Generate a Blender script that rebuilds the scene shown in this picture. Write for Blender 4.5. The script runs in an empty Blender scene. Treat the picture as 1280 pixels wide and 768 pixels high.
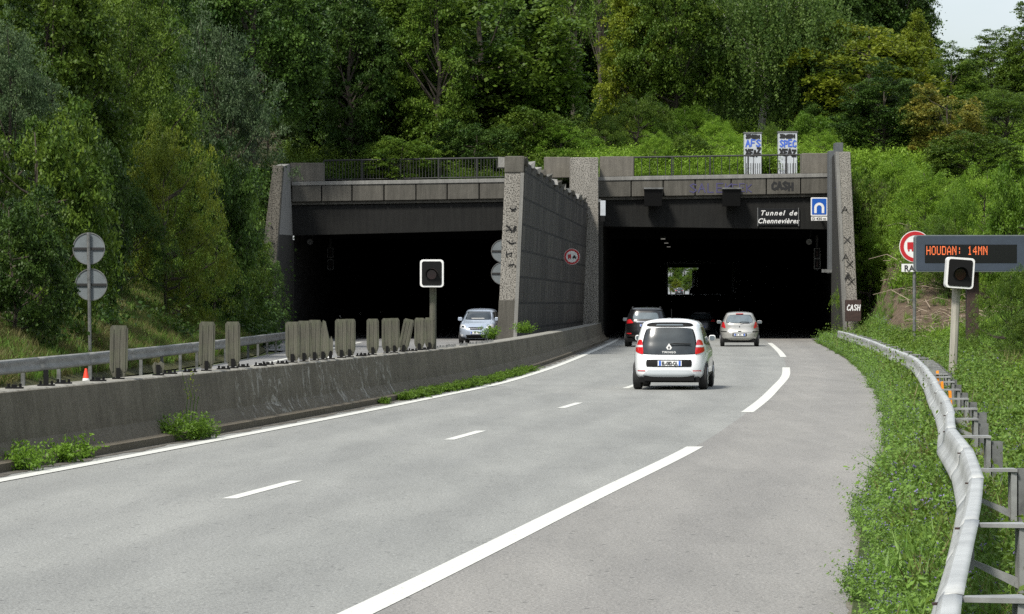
import bpy, math, random
import numpy as np
from mathutils import Vector, Matrix, noise as mnoise
random.seed(7); rng = np.random.default_rng(11)
SC = bpy.context.scene; COL = SC.collection
F = 3840.0; CH = 1.9; HY = 379.0          # focal length in photo pixels, eye height, horizon row
def P(px, py, D): return ((px-640)*D/F, D, CH-(py-HY)*D/F)
def X(px, D): return (px-640)*D/F
def Z(py, D): return CH-(py-HY)*D/F

# ---------------------------------------------------------------- helpers
def tag(o, label=None, cat=None, group=None, kind=None):
    if label: o['label'] = label
    if cat: o['category'] = cat
    if group: o['group'] = group
    if kind: o['kind'] = kind
    return o
def empty(name, loc=(0,0,0), rz=0, label=None, cat=None, group=None):
    o = bpy.data.objects.new(name, None); COL.objects.link(o)
    o.location = loc; o.rotation_euler = (0,0,rz); o.empty_display_size = .2
    return tag(o, label, cat, group)
def link(name, me, mat=None, parent=None):
    o = bpy.data.objects.new(name, me); COL.objects.link(o)
    if mat is not None:
        me.materials.clear(); me.materials.append(mat)
    if parent is not None: o.parent = parent
    return o
class MB:
    def __init__(s): s.v=[]; s.f=[]
    def add(s, vs, fs):
        b=len(s.v); s.v += [tuple(v) for v in vs]; s.f += [tuple(b+i for i in f) for f in fs]; return s
    def hexa(s, p):   # 8 points: bottom 4 ccw, top 4 ccw
        return s.add(p, [(3,2,1,0),(4,5,6,7),(0,1,5,4),(1,2,6,5),(2,3,7,6),(3,0,4,7)])
    def box(s, x0,x1,y0,y1,z0,z1):
        return s.hexa([(x0,y0,z0),(x1,y0,z0),(x1,y1,z0),(x0,y1,z0),(x0,y0,z1),(x1,y0,z1),(x1,y1,z1),(x0,y1,z1)])
    def tube(s, pts, r, n=8, caps=True):
        pts=[Vector(p) for p in pts]; rs = r if hasattr(r,'__len__') else [r]*len(pts)
        b=len(s.v); k=len(pts)
        for i,p in enumerate(pts):
            d=(pts[min(i+1,k-1)]-pts[max(i-1,0)]).normalized()
            a=d.cross(Vector((0,0,1)) if abs(d.z)<.9 else Vector((1,0,0))).normalized(); c=d.cross(a)
            for j in range(n):
                t=2*math.pi*j/n; q=p+(a*math.cos(t)+c*math.sin(t))*rs[i]; s.v.append(tuple(q))
        for i in range(k-1):
            for j in range(n):
                s.f.append((b+i*n+j, b+i*n+(j+1)%n, b+(i+1)*n+(j+1)%n, b+(i+1)*n+j))
        if caps:
            s.f.append(tuple(b+j for j in range(n))[::-1]); s.f.append(tuple(b+(k-1)*n+j for j in range(n)))
        return s
    def disc(s, c, r, y0, y1, n=32, rx=None):   # short cylinder along y
        b=len(s.v); rx=rx or r
        for y in (y0,y1):
            for j in range(n):
                t=2*math.pi*j/n; s.v.append((c[0]+rx*math.cos(t), y, c[1]+r*math.sin(t)))
        s.f.append(tuple(b+j for j in range(n))); s.f.append(tuple(b+n+j for j in range(n))[::-1])
        for j in range(n): s.f.append((b+(j+1)%n,b+j,b+n+j,b+n+(j+1)%n))
        return s
    def ring(s, c, r0, r1, y0, y1, n=40):
        b=len(s.v)
        for y in (y0,y1):
            for r in (r0,r1):
                for j in range(n):
                    t=2*math.pi*j/n; s.v.append((c[0]+r*math.cos(t), y, c[1]+r*math.sin(t)))
        for j in range(n):
            k=(j+1)%n
            s.f += [(b+j,b+k,b+n+k,b+n+j),(b+2*n+j,b+3*n+j,b+3*n+k,b+2*n+k),(b+n+j,b+n+k,b+3*n+k,b+3*n+j),(b+j,b+2*n+j,b+2*n+k,b+k)]
        return s
    def poly(s, pts2, y0, y1):   # extruded outline in x-z
        n=len(pts2); b=len(s.v)
        s.v += [(x,y0,z) for x,z in pts2]+[(x,y1,z) for x,z in pts2]
        s.f.append(tuple(b+i for i in range(n))); s.f.append(tuple(b+n+i for i in range(n))[::-1])
        for i in range(n): k=(i+1)%n; s.f.append((b+k,b+i,b+n+i,b+n+k))
        return s
    def build(s, name, mat, parent=None, loc=None, smooth=False, local=False, bevel=0):
        v=np.array(s.v,dtype=float)
        if not local:
            off = Vector(parent_world(parent)) if parent is not None else Vector(loc or (0,0,0))
            v = v-np.array(off)
        me=bpy.data.meshes.new(name); me.from_pydata([tuple(a) for a in v],[],s.f); me.update()
        import bmesh
        bm=bmesh.new(); bm.from_mesh(me); bmesh.ops.recalc_face_normals(bm, faces=bm.faces[:]); bm.to_mesh(me); bm.free()
        if smooth:
            me.polygons.foreach_set('use_smooth',[True]*len(me.polygons))
            try: me.set_sharp_from_angle(angle=math.radians(40))
            except Exception: pass
        o=link(name, me, mat, parent)
        if parent is None and loc is not None: o.location=loc
        if bevel:
            m=o.modifiers.new('bevel','BEVEL'); m.width=bevel; m.segments=2; m.limit_method='ANGLE'
        return o
def parent_world(p):
    v=Vector((0,0,0))
    while p is not None: v=v+Vector(p.location); p=p.parent
    return v
def rrect(cx, cz, w, h, r, n=5):
    pts=[]
    for (sx,sz,a0) in ((1,-1,-90),(1,1,0),(-1,1,90),(-1,-1,180)):
        for k in range(n+1):
            t=math.radians(a0+90*k/n)
            pts.append((cx+sx*(w/2-r)+r*math.cos(t), cz+sz*(h/2-r)+r*math.sin(t)))
    return pts
def pch(xs, ys):   # monotone-ish smooth interpolation (Catmull-Rom tangents)
    xs=np.array(xs,float); ys=np.array(ys,float); m=np.gradient(ys,xs)
    def f(q):
        q=np.asarray(q,float); qc=np.clip(q,xs[0],xs[-1])
        i=np.clip(np.searchsorted(xs,qc,side='right')-1,0,len(xs)-2); h=xs[i+1]-xs[i]; t=(qc-xs[i])/h
        r=(2*t**3-3*t**2+1)*ys[i]+(t**3-2*t**2+t)*h*m[i]+(-2*t**3+3*t**2)*ys[i+1]+(t**3-t**2)*h*m[i+1]
        r=r+np.where(q<xs[0],(q-xs[0])*m[0],0)+np.where(q>xs[-1],(q-xs[-1])*m[-1],0)
        return r if r.ndim else float(r)
    return f
# ---------------------------------------------------------------- materials
def mat(name, col, rough=.7, metal=0, n_scale=0, n_amt=0, col2=None, bump=0, bump_scale=None, emis=None, spec=None, coat=0, trans=0, stretch=None, detail=8, contrast=(.35,.65)):
    m=bpy.data.materials.new(name); m.use_nodes=True; nt=m.node_tree; b=nt.nodes['Principled BSDF']
    b.inputs['Base Color'].default_value=(*col,1); b.inputs['Roughness'].default_value=rough; b.inputs['Metallic'].default_value=metal
    if spec is not None: b.inputs['Specular IOR Level'].default_value=spec
    if coat: b.inputs['Coat Weight'].default_value=coat; b.inputs['Coat Roughness'].default_value=.05
    if trans: b.inputs['Transmission Weight'].default_value=trans
    if emis: b.inputs['Emission Color'].default_value=(*emis[0],1); b.inputs['Emission Strength'].default_value=emis[1]
    tc=nt.nodes.new('ShaderNodeTexCoord'); mp=nt.nodes.new('ShaderNodeMapping'); nt.links.new(tc.outputs['Object'],mp.inputs[0])
    if stretch: mp.inputs['Scale'].default_value=stretch
    m['n']=1
    if n_scale:
        nz=nt.nodes.new('ShaderNodeTexNoise'); nz.inputs['Scale'].default_value=n_scale; nz.inputs['Detail'].default_value=detail; nz.inputs['Roughness'].default_value=.65
        nt.links.new(mp.outputs[0],nz.inputs['Vector'])
        cr=nt.nodes.new('ShaderNodeValToRGB'); cr.color_ramp.elements[0].position=contrast[0]; cr.color_ramp.elements[1].position=contrast[1]
        c2=col2 or tuple(c*(1-n_amt) for c in col)
        cr.color_ramp.elements[0].color=(*c2,1); cr.color_ramp.elements[1].color=(*col,1)
        nt.links.new(nz.outputs['Fac'],cr.inputs[0]); nt.links.new(cr.outputs[0],b.inputs['Base Color'])
    if bump:
        nb=nt.nodes.new('ShaderNodeTexNoise'); nb.inputs['Scale'].default_value=bump_scale or n_scale or 10; nb.inputs['Detail'].default_value=6
        nt.links.new(mp.outputs[0],nb.inputs['Vector'])
        bp=nt.nodes.new('ShaderNodeBump'); bp.inputs['Strength'].default_value=1; bp.inputs['Distance'].default_value=bump
        nt.links.new(nb.outputs['Fac'],bp.inputs['Height']); nt.links.new(bp.outputs[0],b.inputs['Normal'])
    return m
class NT:   # tiny node-graph helper for layered materials
    def __init__(s, name):
        s.m=bpy.data.materials.new(name); s.m.use_nodes=True; s.t=s.m.node_tree; s.b=s.t.nodes['Principled BSDF']
        s.tc=s.n('ShaderNodeTexCoord').outputs['Object']
    def n(s, t, **k):
        x=s.t.nodes.new(t)
        for a,v in k.items(): setattr(x,a,v)
        return x
    def L(s,a,b): s.t.links.new(a,b)
    def noise(s, scale, detail=6, rough=.6, stretch=(1,1,1), dist=0):
        mp=s.n('ShaderNodeMapping'); mp.inputs['Scale'].default_value=stretch; s.L(s.tc,mp.inputs[0])
        z=s.n('ShaderNodeTexNoise'); z.inputs['Scale'].default_value=scale; z.inputs['Detail'].default_value=detail; z.inputs['Roughness'].default_value=rough; z.inputs['Distortion'].default_value=dist
        s.L(mp.outputs[0],z.inputs['Vector']); return z.outputs['Fac']
    def ramp(s, fac, a, b, ca=(0,0,0), cb=(1,1,1)):
        r=s.n('ShaderNodeValToRGB'); e=r.color_ramp.elements; e[0].position=a; e[1].position=b; e[0].color=(*ca,1); e[1].color=(*cb,1)
        s.L(fac,r.inputs[0]); return r.outputs[0]
    def mix(s, fac, a, b, mode='MIX'):
        x=s.n('ShaderNodeMix', data_type='RGBA', blend_type=mode)
        for sock,v in ((x.inputs[0],fac),(x.inputs[6],a),(x.inputs[7],b)):
            if isinstance(v,(int,float)): sock.default_value=v
            elif isinstance(v,tuple): sock.default_value=(*v,1)
            else: s.L(v,sock)
        return x.outputs[2]
    def bump(s, h, dist):
        bp=s.n('ShaderNodeBump'); bp.inputs['Distance'].default_value=dist; s.L(h,bp.inputs['Height']); s.L(bp.outputs[0],s.b.inputs['Normal'])
    def xyz(s):
        q=s.n('ShaderNodeSeparateXYZ'); s.L(s.tc,q.inputs[0]); return q.outputs
    def math(s, op, a, b=0.0):
        x=s.n('ShaderNodeMath', operation=op)
        for i,v in enumerate((a,b)):
            if isinstance(v,(int,float)): x.inputs[i].default_value=v
            else: s.L(v,x.inputs[i])
        return x.outputs[0]
    def out(s, col, rough=.8, spec=.3):
        if isinstance(col,tuple): s.b.inputs['Base Color'].default_value=(*col,1)
        else: s.L(col,s.b.inputs['Base Color'])
        s.b.inputs['Roughness'].default_value=rough; s.b.inputs['Specular IOR Level'].default_value=spec
        return s.m
def asphalt(name, base, tint):
    g=NT(name)
    fine=g.ramp(g.noise(42,2,.9),.36,.66,tuple(c*.64 for c in base),tuple(c*1.3 for c in base))
    big=g.ramp(g.noise(.35,5,.6,(1,.25,1)),.3,.7,(.86,.86,.86),(1.1,1.09,1.08))
    c=g.mix(1.0,fine,big,'MULTIPLY')
    med=g.ramp(g.noise(2.2,5,.6,(1,.12,1)),.38,.66,(.93,.93,.93),(1.04,1.04,1.04))
    c=g.mix(1.0,c,med,'MULTIPLY')
    us=g.n('ShaderNodeSeparateXYZ'); ut=g.n('ShaderNodeTexCoord'); g.L(ut.outputs['UV'],us.inputs[0]); wt=g.math('COSINE',g.math('MULTIPLY',g.math('SUBTRACT',us.outputs[0],1.5),6.2832/1.62)); wt=g.ramp(g.math('MULTIPLY',g.math('ADD',wt,1.0),g.noise(.5,4,.6,(1,.15,1))),.3,.85,(1.02,1.02,1.02),(.935,.935,.94)); c=g.mix(1.0,c,wt,'MULTIPLY')
    gr=g.ramp(g.noise(16,4,.9,(1,.6,1)),.36,.62,(.9,.9,.9),(1.07,1.07,1.07)); c=g.mix(1.0,c,gr,'MULTIPLY')
    # dark specks, oil drops and patched pits
    vo=g.n('ShaderNodeTexVoronoi',voronoi_dimensions='2D'); vo.inputs['Scale'].default_value=1.3; g.L(g.tc,vo.inputs['Vector'])
    sp=g.ramp(vo.outputs['Distance'],.018,.03,(1,1,1),(0,0,0)); c=g.mix(sp,c,tint)
    # hairline cracks
    n1=g.noise(.55,7,.7,(1,.5,1),1.2); cr=g.math('ABSOLUTE',g.math('SUBTRACT',n1,.5)); k=g.ramp(cr,.0006,.0022,(1,1,1),(0,0,0))
    c=g.mix(g.math('MULTIPLY',k,.45),c,(.05,.05,.05))
    g.bump(g.noise(70,3),.006)
    return g.out(c,.82,.35)
M={}
M['road']=asphalt('asphalt',(.252,.256,.24),(.09,.09,.088))
M['shoulder']=asphalt('asphalt_shoulder',(.242,.235,.218),(.06,.06,.055))
M['road2']=asphalt('asphalt_left',(.22,.22,.215),(.1,.1,.1))
g=NT('gutter_dirt'); M['grit']=g.out(g.mix(g.ramp(g.noise(16,8,.85),.42,.6),(.09,.085,.055),(.2,.185,.155)),.95)
g=NT('gutter_dirt'); M['gutter']=g.out(g.mix(g.ramp(g.noise(9,8,.8),.42,.6),(.05,.045,.035),(.15,.14,.12)),.95)
g=NT('road_paint'); c=g.mix(g.ramp(g.noise(24,6,.85),.37,.46),(.28,.28,.26),(.6,.6,.55)); c=g.mix(g.ramp(g.noise(2,4),.3,.7),c,g.mix(.88,(.4,.4,.38),c)); M['paint']=g.out(c,.6)
def concrete(name, base, dark, streak=.6, pits=0, rough=.9):
    g=NT(name)
    c=g.mix(g.ramp(g.noise(1.2,8,.7),.3,.7),tuple(b*.72 for b in base),base)
    st=g.ramp(g.noise(1.0,7,.75,(5,5,.35)),.38,.66)
    c=g.mix(g.math('MULTIPLY',g.math('SUBTRACT',1.0,st),streak),c,dark)
    c=g.mix(1.0,c,g.ramp(g.noise(30,3,.8),.3,.7,(.75,.75,.75),(1.15,1.15,1.15)),'MULTIPLY')
    if pits:
        p=g.ramp(g.noise(pits,3,.7),.33,.47); c=g.mix(g.math('MULTIPLY',g.math('SUBTRACT',1.0,p),.8),c,tuple(b*.15 for b in base))
        g.bump(p,.05)
    else: g.bump(g.noise(14,6,.7),.012)
    return g.out(c,rough)
M['concrete']=concrete('weathered_concrete',(.14,.132,.112),(.04,.038,.032),.6)
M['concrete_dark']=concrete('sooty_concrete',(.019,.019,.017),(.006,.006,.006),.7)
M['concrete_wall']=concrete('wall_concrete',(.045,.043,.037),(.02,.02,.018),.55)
M['aggregate']=concrete('hammered_concrete',(.38,.36,.32),(.16,.15,.13),.4,pits=20)
M['aggregate_dark']=concrete('stained_hammered_concrete',(.2,.185,.155),(.06,.056,.045),.7,pits=16)
M['aggregate_d']=concrete('washed_concrete',(.2,.185,.155),(.07,.065,.055),.5)
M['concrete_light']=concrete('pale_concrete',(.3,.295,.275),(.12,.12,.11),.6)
M['grey_column']=concrete('grey_column',(.13,.14,.145),(.08,.085,.09),.4)
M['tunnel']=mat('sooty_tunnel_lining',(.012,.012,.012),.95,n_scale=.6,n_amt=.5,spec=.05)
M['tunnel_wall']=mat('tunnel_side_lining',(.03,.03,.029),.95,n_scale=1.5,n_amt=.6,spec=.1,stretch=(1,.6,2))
# barrier: streaked, scuffed new-jersey concrete
g=NT('barrier_concrete'); zz=g.xyz()
c=g.mix(g.ramp(g.noise(1.3,8,.7,(1,.5,1)),.3,.7),(.075,.065,.047),(.15,.133,.1))
st=g.ramp(g.noise(1.0,8,.8,(5,5,.5)),.46,.6); c=g.mix(g.math('MULTIPLY',st,.5),c,(.18,.163,.125))
band=g.math('MULTIPLY',g.ramp(zz['Z'],.1,.4),1.0); c=g.mix(g.math('MULTIPLY',g.math('SUBTRACT',1.0,band),.55),c,(.12,.1,.07))
sc=g.ramp(g.noise(1.1,8,.85,(2.5,1.6,1.2),1.2),.54,.58); ym=g.math('MULTIPLY',g.ramp(g.math('ABSOLUTE',g.math('SUBTRACT',zz['Y'],18.5)),0,.999,(1,1,1),(1,1,1)),1.0)
near=g.math('LESS_THAN',g.math('ABSOLUTE',g.math('SUBTRACT',zz['Y'],19.0)),7.0)
c=g.mix(g.math('MULTIPLY',g.math('MULTIPLY',sc,near),.75),c,(.36,.35,.31))
top=g.ramp(zz['Z'],.862,.872); c=g.mix(g.math('MULTIPLY',top,.8),c,g.mix(g.ramp(g.noise(6,6,.7),.4,.6),(.16,.155,.13),(.36,.35,.31)))
c=g.mix(1.0,c,g.ramp(g.noise(35,3,.8),.3,.7,(.7,.7,.7),(1.2,1.2,1.2)),'MULTIPLY'); g.bump(g.noise(20,6,.7),.01)
M['barrier']=g.out(c,.9)
# wing wall with staggered shuttering joints
g=NT('ribbed_wall'); zz=g.xyz()
cm=g.n('ShaderNodeCombineXYZ'); g.L(g.math('MULTIPLY',zz['Y'],.55),cm.inputs[0]); g.L(zz['Z'],cm.inputs[1])
br=g.n('ShaderNodeTexBrick'); br.offset=.5; br.inputs['Scale'].default_value=1; br.inputs['Mortar Size'].default_value=.045; br.inputs['Brick Width'].default_value=1.15; br.inputs['Row Height'].default_value=.95; br.inputs['Color1'].default_value=(.11,.1,.085,1); br.inputs['Color2'].default_value=(.055,.05,.043,1); br.inputs['Mortar'].default_value=(.012,.012,.011,1)
g.L(cm.outputs[0],br.inputs['Vector'])
c=g.mix(g.ramp(g.noise(1,7,.75,(1,3.2,.1)),.4,.6),(.035,.032,.028),br.outputs['Color'])
M['ribbed']=g.out(c,.9); 
bp=g.n('ShaderNodeBump'); bp.inputs['Distance'].default_value=.03; g.L(g.noise(2.2,3,.6,(1,3.5,.02)),bp.inputs['Height']); g.L(bp.outputs[0],g.b.inputs['Normal'])
g=NT('old_wood'); c=g.mix(g.ramp(g.noise(2,7,.8,(18,18,.8)),.36,.62),(.04,.04,.03),(.125,.12,.095)); c=g.mix(g.ramp(g.noise(3,4),.45,.7),c,(.1,.11,.07)); g.bump(g.noise(2,6,.7,(25,25,1)),.01); M['wood']=g.out(c,.9)
M['galv']=mat('galvanised_steel',(.5,.51,.49),.45,.3,n_scale=2.2,n_amt=.3,bump=.0008,bump_scale=30)
M['galv_d']=mat('dull_galvanised',(.2,.205,.2),.6,.3,n_scale=6,n_amt=.5)
M['galv_m']=mat('spacer_steel',(.33,.335,.325),.55,.3,n_scale=6,n_amt=.4)
M['rail_left']=mat('weathered_rail_steel',(.25,.25,.235),.6,.2,n_scale=4,n_amt=.4,stretch=(1,.3,2))
M['dark_steel']=mat('dark_steel',(.03,.03,.03),.6,.3)
M['pale_post']=mat('pale_post_wood',(.4,.38,.32),.85,n_scale=4,n_amt=.35,stretch=(3,3,.4))
M['black']=mat('black_plastic',(.008,.008,.008),.6,spec=.15)
M['white']=mat('white_enamel',(.78,.78,.76),.4,n_scale=8,n_amt=.12)
M['sign_back']=mat('sign_back_grey',(.19,.215,.225),.5,.2,n_scale=2,n_amt=.25)
M['red']=mat('sign_red',(.45,.015,.02),.45); M['blue']=mat('sign_blue',(.01,.09,.42),.4)
M['orange']=mat('orange_paint',(.85,.3,.02),.5); M['cone']=mat('cone_red',(.75,.05,.02),.5)
M['navy']=mat('panel_slate',(.045,.06,.085),.5,n_scale=2,n_amt=.2)
M['screen']=mat('display_black',(.006,.006,.007),.3)
M['led']=mat('led_orange',(.5,.1,.03),.5,emis=((1,.2,.06),.5))
M['lamp']=mat('tunnel_lamp_lens',(.8,.8,.75),.4,emis=((1,.95,.85),.12))
M['rust']=mat('brown_rusty_steel',(.055,.03,.025),.75,n_scale=7,n_amt=.5)
M['lens_dark']=mat('signal_lens',(.03,.008,.008),.15)
M['cab']=mat('cabinet_grey',(.5,.53,.56),.5,n_scale=2.5,n_amt=.2)
M['gblack']=mat('spray_black',(.01,.01,.01),.6); M['gblue']=mat('spray_blue',(.05,.12,.5),.6); M['gviolet']=mat('spray_faded_violet',(.06,.055,.13),.8); M['gwhite']=mat('spray_white',(.75,.75,.75),.6)
M['bark']=mat('bark',(.085,.07,.052),.95,n_scale=5,n_amt=.6,stretch=(3,3,.6),bump=.02); M['birch']=mat('birch_bark',(.5,.48,.43),.8,n_scale=3,col2=(.06,.055,.05),stretch=(1,1,3),contrast=(.32,.4))
M['twig']=mat('dead_twigs',(.3,.24,.18),.9)
M['rubber']=mat('tyre_rubber',(.015,.015,.015),.8); M['alloy']=mat('alloy',(.45,.45,.46),.35,.6)
M['car_white']=mat('white_car_paint',(.8,.82,.83),.25,coat=.8); M['car_silver']=mat('beige_silver_paint',(.42,.415,.39),.3,.35,coat=.8)
M['car_blue']=mat('blue_silver_paint',(.4,.46,.55),.3,.4,coat=.8); M['car_black']=mat('black_car_paint',(.008,.008,.009),.3,coat=.35)
M['glass']=mat('car_glass',(.012,.015,.017),.16,n_scale=1.3,col2=(.035,.045,.05),spec=.6); M['glass_l']=mat('car_glass_pale',(.09,.115,.13),.16,n_scale=2,col2=(.15,.18,.2),spec=.6)
M['tail']=mat('tail_lamp_red',(.55,.015,.02),.15,coat=1); M['lampw']=mat('lamp_clear',(.65,.66,.68),.15,coat=1)
M['plate']=mat('plate_white',(.75,.76,.76),.4); M['plate_blue']=mat('plate_blue',(.02,.12,.55),.4); M['bumper']=mat('pale_bumper_trim',(.5,.54,.56),.4)
M['chrome']=mat('chrome',(.7,.7,.72),.15,.9)
def leafmat(name, a, b, tr=.35, gloss=.38):
    m=bpy.data.materials.new(name); m.use_nodes=True; nt=m.node_tree; p=nt.nodes['Principled BSDF']; out=nt.nodes['Material Output']
    at=nt.nodes.new('ShaderNodeAttribute'); at.attribute_name='v'
    oi=nt.nodes.new('ShaderNodeObjectInfo')
    cr=nt.nodes.new('ShaderNodeValToRGB'); cr.color_ramp.elements[0].color=(*a,1); cr.color_ramp.elements[1].color=(*b,1)
    nt.links.new(at.outputs['Fac'],cr.inputs[0])
    hs=nt.nodes.new('ShaderNodeHueSaturation'); nt.links.new(cr.outputs[0],hs.inputs['Color'])
    mr=nt.nodes.new('ShaderNodeMapRange'); mr.inputs[3].default_value=.8; mr.inputs[4].default_value=1.2; nt.links.new(oi.outputs['Random'],mr.inputs[0]); nt.links.new(mr.outputs[0],hs.inputs['Value'])
    nt.links.new(hs.outputs[0],p.inputs['Base Color']); p.inputs['Roughness'].default_value=gloss+.12; p.inputs['Specular IOR Level'].default_value=.22
    tl=nt.nodes.new('ShaderNodeBsdfTranslucent'); nt.links.new(hs.outputs[0],tl.inputs['Color'])
    mx=nt.nodes.new('ShaderNodeMixShader'); mx.inputs[0].default_value=tr
    nt.links.new(p.outputs[0],mx.inputs[1]); nt.links.new(tl.outputs[0],mx.inputs[2]); nt.links.new(mx.outputs[0],out.inputs['Surface'])
    return m
LM={'dark':leafmat('leaf_dark',(.025,.06,.01),(.075,.135,.022),.3),
 'mid':leafmat('leaf_mid',(.048,.1,.012),(.13,.2,.024)),
 'bright':leafmat('leaf_bright',(.07,.15,.012),(.15,.26,.028),.4),
 'yellow':leafmat('leaf_yellow',(.1,.15,.012),(.24,.28,.025),.4),
 'silver':leafmat('leaf_silver',(.04,.08,.028),(.115,.165,.075),.3),
 'lime':leafmat('leaf_lime',(.06,.1,.012),(.19,.23,.022),.35),
 'orange':leafmat('leaf_orange',(.08,.11,.02),(.23,.2,.03),.35),
 'birch':leafmat('leaf_birch',(.05,.1,.018),(.13,.2,.04),.35),
 'dry':leafmat('leaf_dry',(.08,.09,.025),(.2,.18,.07),.3),
 'weed':leafmat('leaf_weed',(.095,.19,.015),(.22,.35,.035),.4),
 'alfa':leafmat('leaf_alfalfa',(.07,.15,.02),(.17,.28,.05),.35),
 'flower':leafmat('flower_violet',(.14,.1,.3),(.28,.22,.45),.2)}
# ---------------------------------------------------------------- road curves (x as a function of distance y)
Lx=pch([10,20,32.8,39.2,46.1,55.3,63.4,70.2,80.4,88,104,122,150,180,300,590],[-8.85,-7.35,-5.47,-4.55,-3.6,-2.38,-1.36,-.52,.42,1.02,2.12,3.25,4.95,6.6,13.7,31.6])
Cx=pch([10,20,29.7,42.7,55.3,68.2,80,104,150,180,300,590],[-5.7,-4.2,-2.76,-.87,.86,2.5,3.82,5.75,8.9,10.7,17.9,35.0])
Rx=pch([10,18.8,30,40.6,53.5,60,68.8,79,90.8,109,135,164,200,590],[-2.4,-.95,.78,2.42,4.1,4.9,5.9,7.02,8.1,9.62,11.5,13.4,15.6,38.4])
Ex=pch([8,18.8,26,38,51.8,72,100,126,143,160,590],[.6,2.08,2.96,4.6,6.3,8.45,11.0,13.05,14.3,15.6,41]) 
RRx=pch([4,11.35,12.95,15.3,17.5,19.8,22.2,25,29.2,33,37.4,41.7,47,53.9,61.8,76,100,124],[.5,1.6,1.86,2.25,2.63,2.98,3.31,3.66,4.13,4.70,5.24,5.76,6.42,7.24,8.15,9.4,11.4,13.2])
RRs=pch([4,60,100,124,150],[.6,8.0,11.5,13.4,16.2])
RLx=pch([20,40,62.6,73.7,95,123],[-12.6,-11.5,-10.4,-9.9,-9.35,-9.1])
VL=pch([0,30,62,74,123,138,150,160],[-14,-12.8,-11.2,-10.7,-10.1,-11.4,-12.3,-12.3])
def G(y): return np.clip((np.asarray(y,float)-172)/418,0,1)*3.6
def nz(x,y,s=1.0): return mnoise.fractal(Vector((x*s,y*s,3.3)),1,2,4)
def strip(name, fa, fb, y0, y1, z, m, n=None, label=None, lift=0):
    n=n or max(2,int((y1-y0)/2)+1); ys=np.linspace(y0,y1,n); mb=MB(); yb=(y0+y1)/2; vs=[]
    for y in ys:
        zz=z+float(G(y)); vs += [(float(fa(y)),y,zz),(float(fb(y)),y,zz)]
    mb.add(vs,[(2*i,2*i+1,2*i+3,2*i+2) for i in range(n-1)])
    o=mb.build(name,m,loc=(0,0,0)); o['kind']='structure'
    uv=o.data.uv_layers.new(name='uv'); co=o.data.vertices
    for lp in o.data.loops:
        y=co[lp.vertex_index].co.y; uv.data[lp.index].uv=(co[lp.vertex_index].co.x-float(fa(y)),y)
    return o
TL=lambda y: 4.7+.0588*(np.asarray(y,float)-160)     # tube walls
TR=lambda y: 16.9+.0588*(np.asarray(y,float)-160)
LL=lambda y: -11.46+.0588*(np.asarray(y,float)-160)
LR=lambda y: 3.3+.0588*(np.asarray(y,float)-160)
# ground sheet to the horizon
mb=MB(); ys=[-60,0,60,120,172,250,330,420,500,590,640,900,2500]
xs=[-2500,-300,-60,-20,0,20,60,100,300,2500]
mb.add([(x,y,float(G(y))-.06) for y in ys for x in xs],[(j*len(xs)+i,j*len(xs)+i+1,(j+1)*len(xs)+i+1,(j+1)*len(xs)+i) for j in range(len(ys)-1) for i in range(len(xs)-1)])
g=NT('ground_grass'); c=g.mix(g.ramp(g.noise(.8,8,.75),.4,.6),(.06,.075,.025),(.12,.15,.04)); M['ground']=g.out(c,.95)
o=mb.build('ground',M['ground'],loc=(0,0,0)); o['kind']='structure'
strip('road',lambda y:float(Lx(y))-.62,lambda y:float(Rx(y))+.0,2,172,0,M['road'])
strip('road',lambda y:float(TL(y))+.02 if y<590 else float(TL(590))-2,lambda y:float(TR(y))-.02,172.004,900,0,M['road'],n=60)
strip('hard_shoulder',lambda y:float(Rx(y)),lambda y:float(Ex(y))+.04*math.sin(y*1.7)+.03*math.sin(y*4.1+1),2,160,0,M['shoulder'],n=240)
strip('hard_shoulder',lambda y:float(Rx(y)),lambda y:float(TR(y))-.02,160.004,172,0,M['shoulder'])
strip('gutter',lambda y:float(Lx(y))-1.0,lambda y:float(Lx(y))-.27+.05*math.sin(y*2.1)+.04*math.sin(y*5.3),8,150,.004,M['gutter'],n=300)
strip('road_left_carriageway',lambda y:float(RLx(y))+.15 if y<123 else max(float(VL(y))+.1,float(LL(y))+.0 if y>150 else -99),lambda y:float(Lx(y))-1.2,20,160,-.005,M['road2'],n=120)
strip('road_left_carriageway',lambda y:float(LL(y)),lambda y:float(LR(y)),160.003,590,-.005,M['road2'])
strip('road_marking',lambda y:float(Lx(y))-.1,lambda y:float(Lx(y))+.1,8,172,.008,M['paint'],n=200)
for k in range(-2,9):
    y0=29.8+12.85*k
    if y0<4 or y0>150: continue
    strip('road_marking',lambda y:float(Cx(y))-.075,lambda y:float(Cx(y))+.075,y0,y0+3.0,.004,M['paint'],n=5)
for a,b in ((3,40.6),(53.4,90.5),(108,146)):
    strip('road_marking',lambda y:float(Rx(y))-.11,lambda y:float(Rx(y))+.11,a,b,.004,M['paint'],n=60)
# gritty broken strip where the shoulder meets the verge
strip('verge_soil',lambda y:float(Ex(y))-.03+.05*nz(2.,y,1.7),lambda y:float(Ex(y))+.7,6,150,.004,M['grit'],n=700)
strip('road_marking',lambda y:float(RLx(y))+1.4 ,lambda y:float(RLx(y))+1.6,30,150,.001,M['paint'],n=60)
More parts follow.
